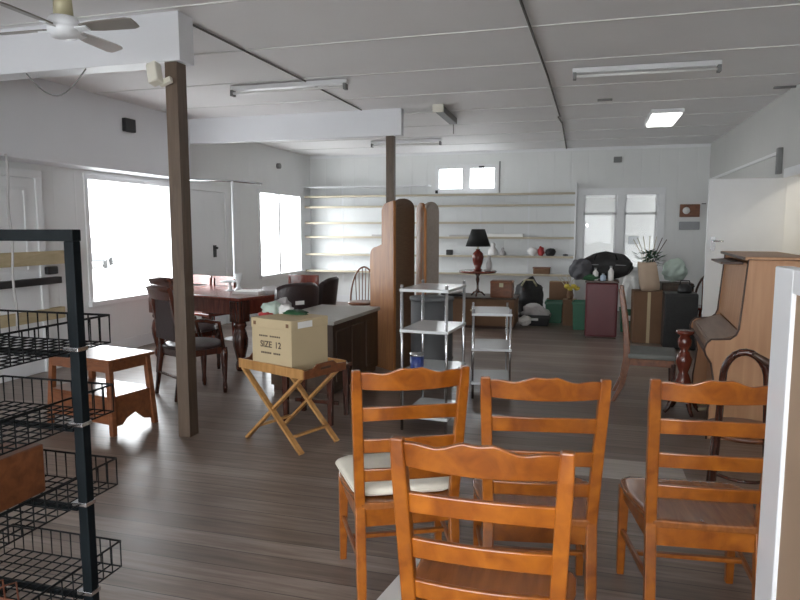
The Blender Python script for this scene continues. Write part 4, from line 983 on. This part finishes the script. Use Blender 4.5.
MB().lathe([(.001,.10),(.045,.10),(.055,.13),(.03,.16),(.045,.20),(.066,.26),(.045,.32),(.035,.34),(.055,.40),(.066,.45),(.045,.50),(.03,.52),(.05,.56),(.055,.60),(.035,.64),(.07,.66),(.07,.68),(.001,.68)], seg=20).build('turned_column', M['redwood'], ps)
for k in range(4):
    a = PI/2*k
    MB().tube([(.03*math.cos(a),.03*math.sin(a),.14),(.09*math.cos(a),.09*math.sin(a),.12),(.12*math.cos(a),.12*math.sin(a),.05),(.15*math.cos(a),.15*math.sin(a),.015)], [.03,.024,.017,.014], 8).build('foot', M['mahog'], ps)

# ------------------------------------------------------------------ upright piano, seen end-on
pn = thing('upright_piano', 'light oak upright piano seen from its end, keyboard side towards the aisle', 'piano', (.835, 4.95, -.0), math.radians(-3.5))
# local x runs from the key front to the back, local y along the keyboard away from the viewer
LP = 1.22
cheek = [(.03,0),(.62,0),(.62,1.28),(.235,1.28),(.20,.80),(.185,.76),(.15,.725),(.03,.715),(.0,.69),(-.012,.65),(.0,.605),(.035,.55),(.055,.44),(.045,.34),(.03,.22),(.03,.10)]
MX = lambda y0: Matrix(((1,0,0,0),(0,0,1,y0),(0,1,0,0),(0,0,0,1)))
for y0 in (0, LP-.035): MB().prism(cheek, MX(y0), .035).build('end_panel', M['piano'], pn, .003)
pts = [(x_, -.004, z_) for x_, z_ in [(.62,1.285),(.235,1.285),(.20,.80),(.185,.76),(.15,.73),(.03,.72),(.0,.69),(-.012,.65),(.0,.605),(.035,.55),(.055,.44),(.045,.34),(.03,.22),(.03,0)]]
MB().tube(pts, .007, 6).build('edge_trim', M['edge'], pn)
MB().tube([(a, LP-.04, c_) for a, b_, c_ in pts], .007, 6).build('edge_trim', M['edge'], pn)
mb = MB().prism([(.25,1.25),(.27,1.25),(.235,.78),(.215,.78)], MX(.035), LP-.07); mb.build('front_panel', M['piano'], pn, .002)
MB().prism([(.03,.685),(.22,.745),(.22,.765),(.03,.70)], MX(.035), LP-.07).build('key_lid', M['pianod'], pn, .003)
MB().prism([(.0,.60),(.25,.60),(.25,.63),(.0,.63)], MX(.035), LP-.07).build('key_bed', M['edge'], pn, .003)
MB().prism([(.012,.63),(.03,.63),(.03,.69),(.012,.69)], MX(.035), LP-.07).build('key_slip', M['pianod'], pn, .002)
MB().prism([(.14,.10),(.16,.10),(.16,.60),(.14,.60)], MX(.035), LP-.07).build('lower_panel', M['piano'], pn, .002)
MB().prism([(.14,.0),(.60,.0),(.60,.10),(.14,.10)], MX(.035), LP-.07).build('bottom_board', M['edge'], pn, .002)
MB().prism([(.215,1.28),(.64,1.28),(.64,1.303),(.215,1.303)], MX(-.01), LP+.02).build('top_lid', M['piano'], pn, .004)
MB().prism([(.205,1.282),(.215,1.282),(.215,1.301),(.205,1.301)], MX(-.01), LP+.02).build('lid_edge', M['edge'], pn)
MB().prism([(.60,.02),(.66,.02),(.66,1.05),(.60,1.05)], MX(-.004), LP).build('back_frame', M['counter'], pn, .004)
MB().prism([(.10,1.235),(.25,1.235),(.25,1.257),(.10,1.25)], MX(.30), LP-.6).build('music_rest', M['edge'], pn, .003)
for k in range(2): MB().tube([(.10,.62+.16*k,.06),(.03,.62+.16*k,.05)], .012, 8).build('pedal', M['brass'], pn)

# bentwood chair behind the right-hand orange chair
bc = thing('bentwood_chair', 'dark bentwood chair with an arched back behind the right orange chair', 'chair', (.825, 3.70, 0), facing(.25,.96))
arch = [(-.125,-.17,.0),(-.12,-.17,.25),(-.11,-.18,.45),(-.098,-.20,.74)] + [(-.098*math.cos(a), -.20-.02*math.sin(a), .75+.145*math.sin(a)) for a in [PI*k/12 for k in range(1,12)]] + [(.098,-.20,.74),(.11,-.18,.45),(.12,-.17,.25),(.125,-.17,0)]
MB().tube(arch, .018, 10).build('bent_back', M['mahog'], bc)
MB().lathe([(.001,.425),(.19,.425),(.20,.44),(.19,.455),(.001,.45)], seg=26).build('seat', M['oldwood'], bc)
for s in (-1, 1): MB().tube([(s*.14,.13,.43),(s*.17,.17,0)], [.018,.013], 8).build('front_leg', M['mahog'], bc)
MB().tube([(.14*math.cos(2*PI*k/24), .14*math.sin(2*PI*k/24)-.0, .21) for k in range(24)], .009, 8, True).build('leg_hoop', M['mahog'], bc)
t = thing('walking_stick', 'dark stick leaning across the arched back of the bentwood chair', 'stick', (.84,3.40,0))
MB().tube([(-.06,-.01,.905),(.06,.03,.83),(.20,.08,.74)], [.012,.022,.024], 8).build('stick_shaft', M['edge'], t)
MB().tube([(.20,.08,.74),(.26,.10,.70)], .028, 8).build('stick_grip', M['black'], t)
